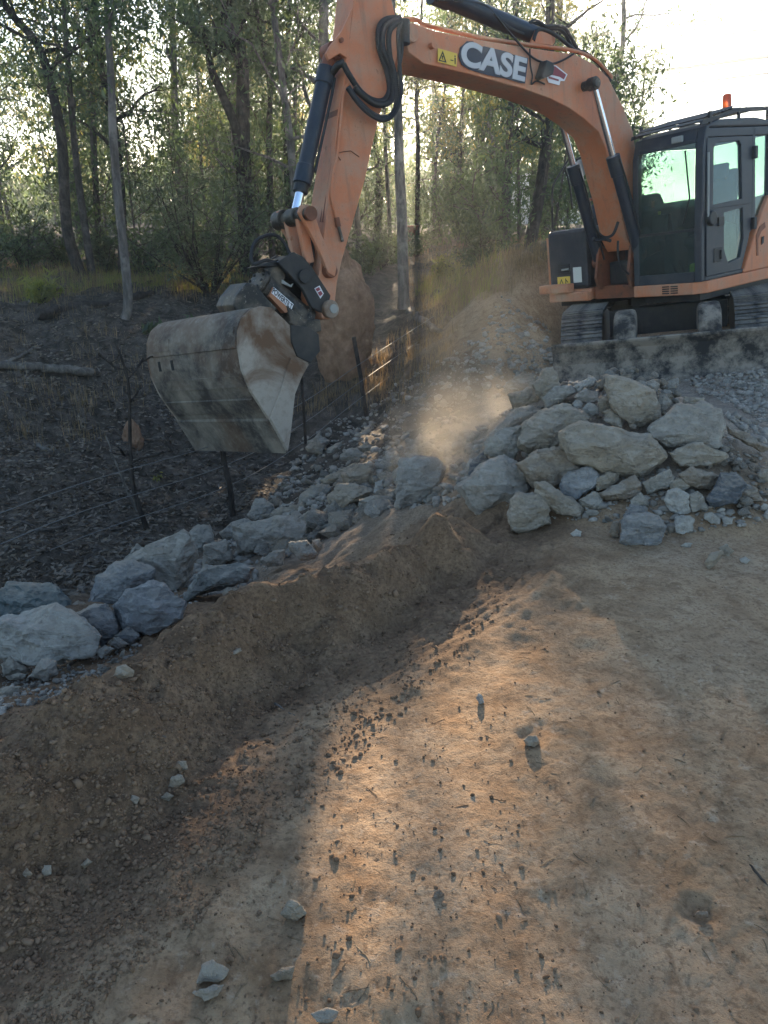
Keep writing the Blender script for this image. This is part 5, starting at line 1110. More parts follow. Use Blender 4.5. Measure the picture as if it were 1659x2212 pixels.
stones([(420,1200),(560,1120),(650,1010),(760,950),(900,960),(960,1000),(900,1050),(720,1090),(640,1140),(520,1190)], 30, .16, .34, [GREY, TAN, COOL, BROWN], 'football-sized angular block packed among the slabs along the gully', 'angular blocks packed along the gully', 28, berm=False, sink=.3)
stones([(200,1330),(400,1230),(560,1150),(480,1240),(330,1330),(230,1400)], 12, .12, .26, [BLUE, GREY, COOL], 'blue-grey block wedged between the boulders at the gully end', 'blocks wedged at the gully end', 29, berm=False, sink=.3)
stones([(420,1290),(560,1215),(720,1165),(900,1085),(880,1045),(700,1110),(540,1165),(430,1240)], 18, .18, .36, [GREY, TAN, COOL], 'angular block lying tight against the back of the berm', 'blocks along the back of the berm', 30, berm=False, sink=.2)
stones([(680,1185),(760,1140),(860,1095),(935,1065),(900,1045),(760,1090),(670,1135)], 20, .12, .28, [GREY, TAN, COOL, BROWN], 'dusty angular stone half sunk in soil behind the berm end', 'stones half sunk behind the berm end', 31, sink=.3)
stones([(900,830),(1010,780),(1080,720),(1190,760),(1190,860),(1080,880),(960,960),(900,940)], 46, .06, .20, [GREY, TAN, BROWN], 'stone in the loose slope between dust cloud and excavator track', 'stones on the slope by the excavator', 26, berm=False)
stones([(20,1480),(200,1430),(330,1400),(150,1500),(60,1560),(0,1540)], 22, .02, .07, [GREY, COOL], 'little grey chip on the gravel strip behind the berm', 'gravel strip beside the berm', 27)
# ------------------------------------------------------------------ small stuff on the ground
def chunk_stuff(name, P, size, seed, mat, label, flat_=.65, cat='rubble'):
    """many irregular lumps (squashed octahedra and cubes with jitter) as one mesh"""
    rng = np.random.default_rng(seed); n = len(P)
    base = np.array([(1,0,0),(-1,0,0),(0,1,0),(0,-1,0),(0,0,1),(0,0,-1),(.62,.62,.55),(-.62,.62,.55),(-.62,-.62,.55),(.62,-.62,.55),(.62,.62,-.55),(-.62,.62,-.55),(-.62,-.62,-.55),(.62,-.62,-.55)])
    tri = []
    top, bot = 4, 5
    ringt = [0, 6, 2, 7, 1, 8, 3, 9]; ringb = [0, 10, 2, 11, 1, 12, 3, 13]
    for a, b in ((6, 7), (7, 8), (8, 9), (9, 6)): tri.append((a, b, 4))
    for a, b in ((10, 11), (11, 12), (12, 13), (13, 10)): tri.append((b, a, 5))
    for t_, b_, m_ in ((6, 10, 0), (7, 11, 1), (8, 12, 1), (9, 13, 0)): pass
    for c0, (t0, t1, b0, b1) in {2: (6, 7, 10, 11), 1: (7, 8, 11, 12), 3: (8, 9, 12, 13), 0: (9, 6, 13, 10)}.items():
        tri += [(t1, t0, c0), (t0, b0, c0), (b0, b1, c0), (b1, t1, c0)]
    tri = np.array(tri)
    v = base[None] * rng.uniform(.6, 1.25, (n, 1, 3)) * (1 + rng.uniform(-.4, .4, (n, 14, 1))) * size[:, None, None] * .5
    v[:, :, 2] *= flat_ * rng.uniform(.75, 1.2, n)[:, None]
    an = rng.uniform(0, 6.28, n); c, s = np.cos(an)[:, None], np.sin(an)[:, None]; x = v[..., 0] * c - v[..., 1] * s; y = v[..., 0] * s + v[..., 1] * c
    ti = rng.normal(0, .3, n)[:, None]; z = v[..., 2] * np.cos(ti) + x * np.sin(ti); x = x * np.cos(ti) - v[..., 2] * np.sin(ti)
    V = np.stack([x, y, z], -1) + P[:, None, :] + np.array([0, 0, 1])[None, None] * (size * .5 * flat_ * .35)[:, None, None]
    F = (tri[None] + (np.arange(n) * 14)[:, None, None]).reshape(-1, 3)
    o = link(name, mesh_np(name, V.reshape(-1, 3), F, smooth=False), mat); tag(o, label, cat, kind='stuff'); return o
rng = np.random.default_rng(77)
def fineP(P): P = P.copy(); P[:, 2] = height(P[:, 0], P[:, 1], fine=True); return P
# soil clods: dense along the berm and furrow, thin over the road
P1 = scatter_px([(0,1560),(170,1480),(400,1330),(560,1240),(720,1195),(930,1110),(990,1075),(1010,1230),(800,1400),(560,1560),(330,1720),(160,1830),(0,1900)], 5200, 31)
P2 = scatter_px([(560,1560),(800,1380),(1010,1230),(1150,1200),(1120,1290),(950,1460),(780,1640),(600,1800),(300,1990),(0,2130),(0,1900),(330,1720)], 5200, 32)
P3 = scatter_px([(0,2212),(0,2060),(500,1860),(850,1600),(1200,1230),(1659,1200),(1659,2212)], 700, 33)
P4 = scatter_px([(640,1640),(900,1450),(1060,1560),(1230,1900),(1200,2212),(420,2212)], 260, 34)
P5 = scatter_px([(0,2212),(0,1900),(330,1720),(600,1640),(560,1850),(430,2000),(250,2120),(200,2212)], 4200, 36)
P6 = scatter_px([(0,1560),(170,1480),(400,1330),(560,1240),(720,1195),(930,1110),(990,1075),(1010,1230),(800,1400),(560,1560),(330,1720),(160,1830),(0,1900)], 9000, 37)
P = fineP(np.concatenate([P1, P2, P3, P4, P5, P6])); sz = np.concatenate([.003 + .022 * rng.random(len(P1)) ** 10, .003 + .018 * rng.random(len(P2)) ** 6, .004 + .010 * rng.random(len(P3)) ** 4, .005 + .015 * rng.random(len(P4)) ** 5, .003 + .012 * rng.random(len(P5)) ** 5, .003 + .009 * rng.random(len(P6)) ** 3])
chunk_stuff('soil_clods', P, sz, 1, M['clod'], 'loose brown soil clods scattered over berm and road', .75, 'soil')
Pp = fineP(scatter_px([(0,1880),(0,1700),(300,1560),(560,1420),(760,1310),(980,1180),(1010,1240),(800,1400),(560,1560),(330,1720),(160,1850)], 60, 35)); chunk_stuff('furrow_pebbles', Pp, .010 + .026 * rng.random(len(Pp)) ** 3, 2, M['clod'], 'rounded pebbles lying along the furrow and berm face', .8, 'pebbles')
# crushed rubble over pile, gully slope and gravel
Q1 = scatter_px([(560,1110),(640,960),(800,890),(900,800),(1010,740),(1100,650),(1190,700),(1190,850),(1060,900),(1000,1090),(760,1130),(420,1300),(380,1260)], 4200, 41, berm=False)
Q2 = scatter_px([(1010,1090),(1090,880),(1210,780),(1400,770),(1560,860),(1659,960),(1659,1130),(1500,1150),(1200,1120)], 1500, 42)
Q3 = scatter_px([(1190,760),(1659,780),(1659,960),(1560,870),(1420,800),(1200,830)], 2400, 43)
Q4 = scatter_px([(0,1570),(0,1420),(200,1330),(420,1260),(560,1180),(400,1330),(170,1480)], 1800, 44)
P = np.concatenate([Q1, Q2, Q3, Q4]); P[:, 2] = height(P[:, 0], P[:, 1], fine=True)
sz = np.concatenate([.015 + .09 * rng.random(len(Q1)) ** 4, .010 + .055 * rng.random(len(Q2)) ** 3, .02 + .07 * rng.random(len(Q3)) ** 3.5, .006 + .03 * rng.random(len(Q4)) ** 3])
chunk_stuff('crushed_rubble', P, sz, 3, M['rubble'], 'crushed stone rubble between the boulders of pile and gully', .75, 'rubble')
# ------------------------------------------------------------------ leaves, grass
def leaf_mesh(name, C, L, W, D, seed, gate=None):
    """C centres, L lengths, W widths, D unit long axes: one folded rhombic leaf each (2 triangles)"""
    rng = np.random.default_rng(seed); n = len(C)
    r = rng.normal(size=(n, 3)); s = np.cross(D, r); s /= np.linalg.norm(s, axis=1)[:, None] + 1e-9
    a = C - D * L[:, None] * .5; b = C + s * W[:, None] * .5 - D * L[:, None] * .06; c = C + D * L[:, None] * .5; d = C - s * W[:, None] * .5 - D * L[:, None] * .06
    V = np.stack([a, b, c, d], 1).reshape(-1, 3); F = np.arange(n * 4).reshape(n, 4); return mesh_np(name, V, F)
# sun flecks: gaps in the crowns that let the sun reach these patches of ground (crown foliage is thinned along the sun's path)
def ground_patch(px): return np.array([(q[0], q[1]) for q in hit([p[0] for p in px], [p[1] for p in px], berm=False, pile=False)])
FLECK = [ (ground_patch([(650,1640),(660,1550),(800,1440),(910,1330),(1040,1235),(1140,1260),(1175,1420),(1150,1600),(1090,1760),(1060,1900),(1030,2212),(690,2212),(680,2080),(665,1870)]), 1.0),
          (ground_patch([(690,2212),(680,2080),(665,1870),(655,1640),(600,1870),(530,2080),(470,2212)]), 0.65),
          (ground_patch([(1140,1260),(1230,1400),(1260,1600),(1250,1800),(1280,2212),(1030,2212),(1060,1900),(1150,1600),(1175,1420)]), 0.30),
          (ground_patch([(560,1265),(640,1215),(740,1290),(690,1370),(600,1380)]), 0.9),
          (ground_patch([(1470,1330),(1520,1325),(1550,1370),(1500,1385)]), 0.9),
          (np.array([(.38, 4.95), (.70, 4.8), (.98, 5.1), (1.10, 5.7), (.95, 6.3), (.74, 6.8), (.52, 6.3), (.34, 5.8), (.44, 5.4)]), 0.75), (np.array([(.20, 4.6), (.75, 4.5), (1.15, 4.9), (1.35, 5.8), (1.15, 6.8), (.74, 7.2), (.36, 6.7), (.14, 5.9), (.22, 5.2)]), 0.5) ]
def sun_gate(C, rng):
    k = C[:, 2] / SUN_DIR[2]; gx = C[:, 0] - SUN_DIR[0] * k; gy = C[:, 1] - SUN_DIR[1] * k; keep = np.ones(len(C), bool); u = rng.random(len(C))
    jx, jy = rng.normal(0, .05, len(C)), rng.normal(0, .12, len(C))
    vary = np.clip(.96 + .5 * vnoise(gx * 2.6, gy * .9, s=77), .4, 1.0)                 # uneven gaps make the light dappled
    for poly, pr in FLECK: keep &= ~(in_poly(gx + jx, gy + jy, [tuple(p) for p in poly]) & (u < pr * vary))
    return keep
def limb(rng, p0, d0, ln, r0, r1, n=6, curl=.25, up=.0):
    pts = [np.array(p0, float)]; d = np.array(d0, float)
    for k in range(n):
        d = d + rng.normal(0, curl / n ** .5, 3) + np.array([0, 0, up / n]); d /= np.linalg.norm(d); pts.append(pts[-1] + d * ln / n)
    return pts, [r0 + (r1 - r0) * k / n for k in range(n + 1)]
NT_ = [0]
def gum(name, label, group, path, r0, seed, leafm='leaf_gum', barkm='bark_grey', nl=3600, crown=(.45, 1.0), spread=1.5, leaf=(.13, .034), nb=9, sides=7, rtop=.35, droop=.35, gate=True):
    """tree from a trunk path: tapered trunk with limbs, hanging leaf sprays"""
    rng = np.random.default_rng(seed); root = np.array(path[0], float)
    th = thing(name, label, 'tree', tuple(root), group)
    P = [np.array(p) for p in smooth_path([tuple(np.array(q) - root) for q in path], 4)]; n = len(P)
    rad = [r0 * (1.25 if i == 0 else 1.0) * (1 - (1 - rtop) * (i / (n - 1)) ** .9) for i in range(n)]
    P[0] = P[0] + np.array([0, 0, -.12])
    mb = MB().tube(P, rad, sides); tips = []; H = P[-1][2]
    for b in range(nb):
        f = crown[0] + (crown[1] - crown[0]) * (b + rng.random() * .8) / nb; i = min(n - 1, int(f * (n - 1))); p = P[i]
        az = rng.random() * 6.283; up = rng.uniform(.25, 1.0); d = np.array([math.cos(az), math.sin(az), up]); d /= np.linalg.norm(d)
        ln = spread * rng.uniform(.55, 1.15) * (1.15 - .45 * f); rr_ = rad[i] * rng.uniform(.35, .6)
        pts, rs = limb(rng, p, d, ln, rr_, .012, 6, .5, .15); mb.tube(pts, rs, 5, cap=False)
        tips += [(pts[j], .30 + .10 * ln) for j in (3, 4, 5, 6)]
        for s_ in range(2):
            j = int(rng.integers(2, 6)); az2 = rng.random() * 6.283; d2 = np.array([math.cos(az2), math.sin(az2), rng.uniform(-.1, .9)]); d2 /= np.linalg.norm(d2)
            q, qs = limb(rng, pts[j], d2, ln * .55, rs[j] * .6, .008, 4, .5, -.1); mb.tube(q, qs, 4, cap=False); tips += [(q[k], .26 + .08 * ln) for k in (2, 3, 4)]
    tips += [(P[-1], .5), (P[-2], .5)]
    mb.build('trunk', M[barkm], th, smooth=60, fix=False)
    if nl:
        k = rng.integers(len(tips), size=nl); T_ = np.array([t_[0] for t_ in tips]); S_ = np.array([t_[1] for t_ in tips])
        sub_ = rng.normal(size=(len(tips), 5, 3)) * np.array([1, 1, .8]); kk = rng.integers(5, size=nl)
        C = T_[k] + sub_[k, kk] * S_[k][:, None] * .9 + rng.normal(size=(nl, 3)) * .105 + np.array([0, 0, -.1])
        if gate: C = C[sun_gate(C + root, rng)]
        m_ = len(C); D = rng.normal(size=(m_, 3)) * .8 + np.array([0, 0, -1]) * .8; D /= np.linalg.norm(D, axis=1)[:, None]
        sc = rng.uniform(.65, 1.3, m_)
        cr = link('crown', leaf_mesh('crown', C, leaf[0] * sc, leaf[1] * sc * rng.uniform(.8, 1.3, m_), D, seed), M[leafm], th)
    NT_[0] += 1; return th
def px_path(px, extra=None, **k):
    """trunk traced in the picture, standing where its base meets the ground, in the upright plane through that base"""
    B_ = hit1(px[0][0], px[0][1], berm=False, **k); out = [B_]
    for x, y in px[1:]:
        d = ray(x, y); t_ = (B_[1] - CAMP[1]) / d[1]; out.append(CAMP + d * t_)
    if extra:
        q = out[-1].copy(); v = out[-1] - out[-2]; v = v / np.linalg.norm(v); v = v * .75 + np.array([0, 0, .45]); v /= np.linalg.norm(v)
        for _ in range(2): q = q + v * extra / 2; out.append(q.copy())
    return [tuple(p) for p in out]
gum('gum_tree', 'black-trunked gum leaning away over the grassy bank edge', None, px_path([(178,602),(145,492),(134,305),(108,178),(80,94),(10,10)], 2.5), .125, 1, barkm='bark_dark', nl=5200, spread=1.7, crown=(.45, 1))
gum('gum_tree', 'thin pale-trunked gum standing forward of the bank', None, px_path([(268,690),(277,642),(255,422),(244,281),(241,187),(234,70),(230,0)], 3.0), .085, 2, barkm='bark_pale', nl=3600, crown=(.6, 1), nb=8)
gum('gum_tree', 'straight grey gum growing close beside the black-trunked one', None, px_path([(200,598),(175,430),(160,300),(150,180),(140,40)], 2.5), .085, 3, barkm='bark_grey', nl=3800, crown=(.4, 1))
gum('gum_tree', 'thickest gum with a heavy forked trunk behind the wattle shrub', None, px_path([(545,600),(530,420),(525,323),(525,211),(520,117),(488,47),(470,-20)], 2.5), .19, 4, barkm='bark_dark', nl=6000, spread=2.2, nb=12, crown=(.45, 1))
gum('gum_tree', 'curving dark gum forking beside the thickest trunk', None, px_path([(528,600),(516,319),(483,211),(459,155),(445,94),(420,0)], 2.5), .11, 5, barkm='bark_dark', nl=5000, spread=1.9, crown=(.45, 1))
gum('gum_tree', 'slim dark gum rising close beside the bucket cylinder', None, px_path([(625,590),(619,300),(614,187),(623,56)], 3), .09, 6, barkm='bark_dark', nl=5200, spread=1.9, crown=(.4, 1))
gum('gum_tree', 'crooked slim gum between thick trunk and excavator arm', None, px_path([(590,595),(581,300),(583,187),(558,47)], 3), .075, 7, barkm='bark_grey', nl=3800, crown=(.4, 1))
gum('gum_tree', 'mottled grey-trunked gum behind the termite mound with fallen limb', None, px_path([(872,668),(868,480),(862,350),(860,240),(852,120),(846,0)], 4), .115, 8, barkm='bark_pale', nl=3000, crown=(.72, 1), nb=7)
bgl = [('straight slim gum beyond the dry grass, nearest the mottled trunk', [(900,531),(903,320),(899,216),(904,150)], .07), ('forked gum bending towards the boom beyond the dry grass', [(939,516),(939,412),(945,300),(960,200)], .06),
       ('gum leaning well over beyond the dry grass', [(952,511),(954,438),(986,399),(1020,350),(1045,300)], .075), ('upright gum in the middle of the gap under the boom', [(990,513),(991,399),(996,295),(1000,200)], .075),
       ('gum with a side limb low on its trunk under the boom', [(1025,503),(1022,373),(1030,290),(1053,220)], .07), ('thin gum beside the rail behind the orange grass', [(1121,529),(1121,412),(1118,330)], .05),
       ('stout dark gum next to the excavator handrail', [(1181,503),(1186,399),(1191,281),(1195,200)], .10), ('thin leaning gum by the mottled trunk', [(845,545),(838,420),(832,300),(828,150)], .06)]
for i, (lb, px, r) in enumerate(bgl):
    gum('gum_tree', lb, None, px_path(px, 3), r * 1.25, 20 + i, barkm='bark_grey' if i % 2 else 'bark_dark', leafm='leaf_gum' if i % 3 else 'leaf_gold', nl=3000, spread=1.8, leaf=(.16, .045), crown=(.3, 1))
# the rest of the wood, thinning out to the right behind the machine
rng = np.random.default_rng(5); spots = []; tries = 0
while len(spots) < 66 and tries < 9000:
    tries += 1; y_ = 17 + 40 * rng.random() ** 1.15; az = rng.uniform(-29, 16.5); x_ = y_ * math.tan(R_(az))
    if -.4 < x_ - .0384 * (y_ - 4) < 1.05: continue
    if az < -14 and y_ > 26 and rng.random() < .6: continue
    if all(math.hypot(x_ - a, y_ - b) > 1.35 for a, b in spots): spots.append((x_, y_))
for i, (x_, y_) in enumerate(spots):
    z_ = float(height([x_], [y_])[0]); h_ = rng.uniform(7, 12.5); ln = rng.normal(0, .045, 2); pts = [(x_, y_, z_)]
    for k in range(1, 5): pts.append((x_ + ln[0] * h_ * k / 4 + rng.normal(0, .13), y_ + ln[1] * h_ * k / 4 + rng.normal(0, .13), z_ + h_ * k / 4))
    far_ = y_ > 32; lm = ('leaf_gum', 'leaf_gum', 'leaf_dark', 'leaf_gold', 'leaf_gum')[i % 5]
    gum('gum_tree', 'slender gum among the crowded trees further back in the wood' if far_ else 'slender gum in the front ranks of the wood behind the bank', 'gums further back in the wood' if far_ else 'gums in the front ranks of the wood',
        pts, rng.uniform(.07, .15), 200 + i, leafm=lm, barkm=('bark_dark', 'bark_grey', 'bark_grey', 'bark_pale')[i % 4], nl=2700 if not far_ else 2200, spread=rng.uniform(1.5, 2.3), leaf=(.15, .042) if not far_ else (.24, .075), crown=(.26, 1), nb=11, sides=6)
# saplings
sap = []
for i in range(58):
    y_ = 17 + 22 * rng.random(); az = rng.uniform(-28, 15.5); x_ = y_ * math.tan(R_(az)); z_ = float(height([x_], [y_])[0]); h_ = rng.uniform(1.6, 4.6)
    if -.5 < x_ - .0384 * (y_ - 4) < 1.5: h_ = min(h_, 1.9)
    pts = [(x_, y_, z_), (x_ + rng.normal(0, .1), y_, z_ + h_ * .35), (x_ + rng.normal(0, .2), y_, z_ + h_ * .7), (x_ + rng.normal(0, .3), y_, z_ + h_)]
    gum('sapling', 'young gum sapling in the undergrowth below the taller trees', 'saplings in the undergrowth', pts, rng.uniform(.022, .04), 400 + i, leafm=('leaf_dark', 'leaf_gum', 'leaf_dark')[i % 3], barkm='bark_grey', nl=1500, spread=.85, leaf=(.13, .04), crown=(.15, 1), nb=9, sides=5)
# wattle shrub in front of the wood and low bushes on the bank
def bush(name, label, px, hgt, wid, n, leafm, seed, leaf=(.10, .022), nb=16, group=None, cat='shrub'):
    rng = np.random.default_rng(seed); b_ = hit1(*px, berm=False); th = thing(name, label, cat, tuple(b_), group); mb = MB(); tips = []
    for k in range(nb):
        az = rng.random() * 6.283; d = np.array([math.cos(az) * .5, math.sin(az) * .5, 1.0]); d /= np.linalg.norm(d)
        p, r = limb(rng, (0, 0, -.05), d, hgt * rng.uniform(.55, 1.0), .022 * hgt / 2, .004, 7, .35, .1); mb.tube(p, r, 5, cap=False)
        for j in range(2, 8):
            az2 = rng.random() * 6.283; d2 = np.array([math.cos(az2), math.sin(az2), rng.uniform(0, .8)]); q, s_ = limb(rng, p[j], d2 / np.linalg.norm(d2), wid * rng.uniform(.12, .32), .008, .003, 3, .4); mb.tube(q, s_, 4, cap=False); tips += [q[1], q[2], q[3]]
    mb.build('stem', M['bark_dark'], th, smooth=60, fix=False); T_ = np.array(tips); k = rng.integers(len(T_), size=n); C = T_[k] + rng.normal(size=(n, 3)) * .065 * (hgt ** .5)
    C = C[C[:, 2] > .03]; m_ = len(C); D = rng.normal(size=(m_, 3)) + np.array([0, 0, .7]); D /= np.linalg.norm(D, axis=1)[:, None]; sc = rng.uniform(.6, 1.3, m_)
    link('foliage', leaf_mesh('foliage', C, leaf[0] * sc, leaf[1] * sc, D, seed), M[leafm], th); return th
bush('wattle_shrub', 'tall dull-green wattle shrub beside the excavator arm', (455, 640), 2.6, 2.2, 7000, 'leaf_wattle', 61, nb=20)
bush('low_bush', 'dark rounded bush on the bank among dry grass under the boom', (1040, 585), .75, 1.1, 2600, 'leaf_dark', 62)
bush('low_bush', 'yellow-lit little bush at the bank foot under the boom', (962, 605), .45, .7, 700, 'leaf_gold', 63, leaf=(.09, .04), nb=9)
bush('low_bush', 'bright green-yellow tuft of plant on the lip of the gully bank', (95, 655), .45, .8, 500, 'grass_green', 64, leaf=(.24, .03), nb=10)
bush('low_bush', 'grey-green broad-leaved plant just behind the bucket top', (470, 765), .55, .7, 500, 'leaf_wattle', 65, leaf=(.16, .06), nb=9)
bush('low_bush', 'grey-green broad-leaved plant by the far end of the bucket', (345, 735), .35, .5, 260, 'leaf_wattle', 66, leaf=(.16, .06), nb=7)
bush('low_bush', 'tiny yellow-green sprig in front of the dark leaning sapling', (340, 1040), .14, .16, 120, 'leaf_gold', 67, leaf=(.04, .02), nb=5)
for i, (bx_, by_, bh_) in enumerate([(790, 600, .9), (825, 585, 1.1), (850, 575, .8), (900, 555, 1.0), (690, 600, 1.3), (330, 600, 1.2), (60, 590, 1.4), (230, 585, 1.0), (410, 585, 1.3), (1010, 530, .9), (1085, 522, .9), (-20, 600, 1.2), (130, 580, 1.0), (620, 590, 1.0)]):
    bush('undergrowth_bush', 'dull green waist-high bush in the undergrowth at the edge of the wood', (bx_, by_), bh_, bh_ * 1.1, 1500, ('leaf_dark', 'leaf_wattle', 'leaf_gum')[i % 3], 640 + i, nb=10, leaf=(.11, .032), group='bushes at the edge of the wood')
# far woodland mass behind the counted trees
rng = np.random.default_rng(9); n = 34000
az = rng.uniform(-34, 17, n); y_ = rng.uniform(55, 95, n); x_ = y_ * np.tan(np.radians(az)); cl = fbm(x_ * .22, y_ * .22, o=3, s=4); z_ = 1.0 + np.where(rng.random(n) < .6, rng.random(n) * 4.5, rng.random(n) * (6.5 + 5 * cl) * np.where(az < -13, .5, 1.0))
C = np.c_[x_, y_, z_]; kp = (vnoise(x_ * .35, y_ * .35, z_ * .35, s=8) > -.25); C = C[kp]; C = C[sun_gate(C, rng)]; m_ = len(C); D = rng.normal(size=(m_, 3)) * .6 + np.array([0, 0, -1]); D /= np.linalg.norm(D, axis=1)[:, None]
fw = link('far_woodland', leaf_mesh('far_woodland', C, rng.uniform(.5, 1.0, m_), rng.uniform(.2, .4, m_), D, 9), M['leaf_gum']); tag(fw, 'pale green mass of distant woodland behind the gum trees', 'woodland', kind='stuff')
# ------------------------------------------------------------------ grass and litter (uncountable)
def grass(name, P, hmin, hmax, w_, mat, label, seed, lean=.7):
    rng = np.random.default_rng(seed); n = len(P); h_ = rng.uniform(hmin, hmax, n) * rng.uniform(.5, 1, n) * np.repeat(rng.uniform(.35, 1.15, n // 14 + 1), 14)[:n]; an = rng.random(n) * 6.283; ln = rng.random(n) * lean
    d = np.c_[np.cos(an), np.sin(an)] * (h_ * ln)[:, None]; s = np.c_[-np.sin(an), np.cos(an)] * w_ * .5
    b0 = np.c_[P[:, :2] - s, P[:, 2] - .02]; b1 = np.c_[P[:, :2] + s, P[:, 2] - .02]; m0 = np.c_[P[:, :2] + d * .4 - s * .7, P[:, 2] + h_ * .6]; m1 = np.c_[P[:, :2] + d * .4 + s * .7, P[:, 2] + h_ * .6]
    t0 = np.c_[P[:, :2] + d - s * .1, P[:, 2] + h_]; t1 = np.c_[P[:, :2] + d + s * .1, P[:, 2] + h_]
    V = np.stack([b0, b1, m0, m1, t0, t1], 1).reshape(-1, 3); F = np.array([(0, 1, 3, 2), (2, 3, 5, 4)])[None] + (np.arange(n) * 6)[:, None, None]
    o = link(name, mesh_np(name, V, F.reshape(-1, 4)), mat); tag(o, label, 'grass', kind='stuff')
def tufted(poly, n, seed, **k):
    P = scatter_px(poly, n // 14, seed, berm=False, pile=False, **k); rng = np.random.default_rng(seed); Q = np.repeat(P, 14, 0); Q[:, :2] += rng.normal(0, .09, (len(Q), 2)); Q[:, 2] = height(Q[:, 0], Q[:, 1], fine=True); return Q
G = np.concatenate([tufted([(880,600),(900,545),(960,530),(1080,515),(1195,505),(1200,570),(1130,590),(1060,640),(960,690),(900,680)], 10000, 71), tufted([(820,760),(900,680),(1000,690),(960,780),(880,880),(800,880),(660,900),(640,860)], 2400, 72),
     tufted([(0,640),(0,570),(300,560),(620,575),(640,640),(420,650),(300,640),(120,660)], 12000, 73), tufted([(0,760),(0,660),(300,690),(320,900),(200,1000),(0,960)], 900, 74)])
grass('dry_grass', G, .10, .32, .006, M['grass_dry'], 'dry straw-coloured grass along bank and gully edge', 3)
G2 = np.concatenate([tufted([(0,650),(0,590),(260,580),(600,590),(600,640),(200,640)], 5000, 75), tufted([(900,640),(960,560),(1080,545),(1080,620),(980,680)], 3000, 76)])
grass('green_grass', G2, .10, .35, .008, M['grass_green'], 'green grass tufts mixed in along the bank', 4)
L = scatter_px([(0,1320),(0,640),(640,640),(640,950),(560,1110),(380,1230),(180,1290)], 14000, 81, berm=False, pile=False); L[:, 2] = height(L[:, 0], L[:, 1], fine=True) + .012
rng = np.random.default_rng(10); D = rng.normal(size=(len(L), 3)) * np.array([1, 1, .25]); D /= np.linalg.norm(D, axis=1)[:, None]
ll = link('leaf_litter', leaf_mesh('leaf_litter', L, rng.uniform(.03, .11, len(L)), rng.uniform(.010, .032, len(L)), D, 12), M['litterleaf']); tag(ll, 'fallen leaves and bark strips covering the shaded gully side', 'leaf litter', kind='stuff')

def twigs(name, P, lmin, lmax, r, mat, label, seed):
    rng = np.random.default_rng(seed); n = len(P); L = rng.uniform(lmin, lmax, n); an = rng.random(n) * 6.283; vs = []; fs = []; mb = MB()
    for p, l_, a_ in zip(P, L, an):
        q = [np.array(p) + np.array([math.cos(a_) * l_ * k, math.sin(a_) * l_ * k, 0]) + rng.normal(0, l_ * .04, 3) * np.array([1, 1, .2]) for k in (-.5, -.15, .2, .5)]
        for v in q: v[2] = float(height([v[0]], [v[1]], fine=True)[0]) + r * .8 + abs(rng.normal(0, .3 * r))
        mb.tube([tuple(v) for v in q], [r, r * .9, r * .7, r * .4], 5)
    o = mb.build(name, mat, None, smooth=60, fix=False); tag(o, label, 'twigs', kind='stuff')
TW = scatter_px([(0,1300),(0,700),(600,700),(640,940),(560,1100),(380,1220),(180,1270)], 55, 91, berm=False, pile=False)
twigs('fallen_twigs', TW, .15, .8, .009, M['bark_grey'], 'fallen twigs and thin sticks on the shaded gully side', 5)
TW = scatter_px([(0,2212),(0,1900),(500,1650),(850,1500),(1200,1230),(1659,1220),(1659,2212)], 120, 92)
twigs('straw_bits', TW, .015, .06, .0011, M['grass_dry'], 'bits of straw and leaf lying on the dirt road', 6)
# ------------------------------------------------------------------ termite mounds
def lump(name, label, px, hgt, wid, seed, lobes):
    b_ = hit1(*px, berm=False, pile=False); nu, nv = 110, 80; th = np.linspace(0, 2 * math.pi, nu, endpoint=False); t_ = np.linspace(0, 1, nv); TH_, TT = np.meshgrid(th, t_)
    prof = np.sqrt(np.clip(1 - np.clip((TT - .22) / .78, 0, 1) ** 1.45, 0, 1)) * (.62 + .38 * np.clip(TT / .3, 0, 1)); r = wid / 2 * prof
    for a_, z_, am, sa, sz_ in lobes: r = r + wid * am * np.exp(-((np.angle(np.exp(1j * (TH_ - a_)))) / sa) ** 2 - ((TT - z_) / sz_) ** 2) * (TT < .995)
    r = r * (1 + .15 * fbm(np.cos(TH_) * 2.2 + seed, np.sin(TH_) * 2.2, TT * 4, o=4, s=seed) + .05 * fbm(np.cos(TH_) * 9 + seed, np.sin(TH_) * 9, TT * 16, o=3, s=seed + 9)) ; r[-1] = 0
    X_ = r * np.cos(TH_); Y_ = r * np.sin(TH_); Z_ = TT * hgt - .12 + .04 * hgt * fbm(np.cos(TH_) * 2, np.sin(TH_) * 2, TT * 3, s=seed + 2) * TT
    V = np.c_[X_.ravel(), Y_.ravel(), Z_.ravel()]; I = np.arange(nu * nv).reshape(nv, nu); J = np.roll(I, -1, 1); F = np.stack([I[:-1], J[:-1], J[1:], I[1:]], -1).reshape(-1, 4)
    o = link(name, mesh_np(name, V, F, smooth=True), M['termite']); o.location = b_; tag(o, label, 'termite mound'); return o
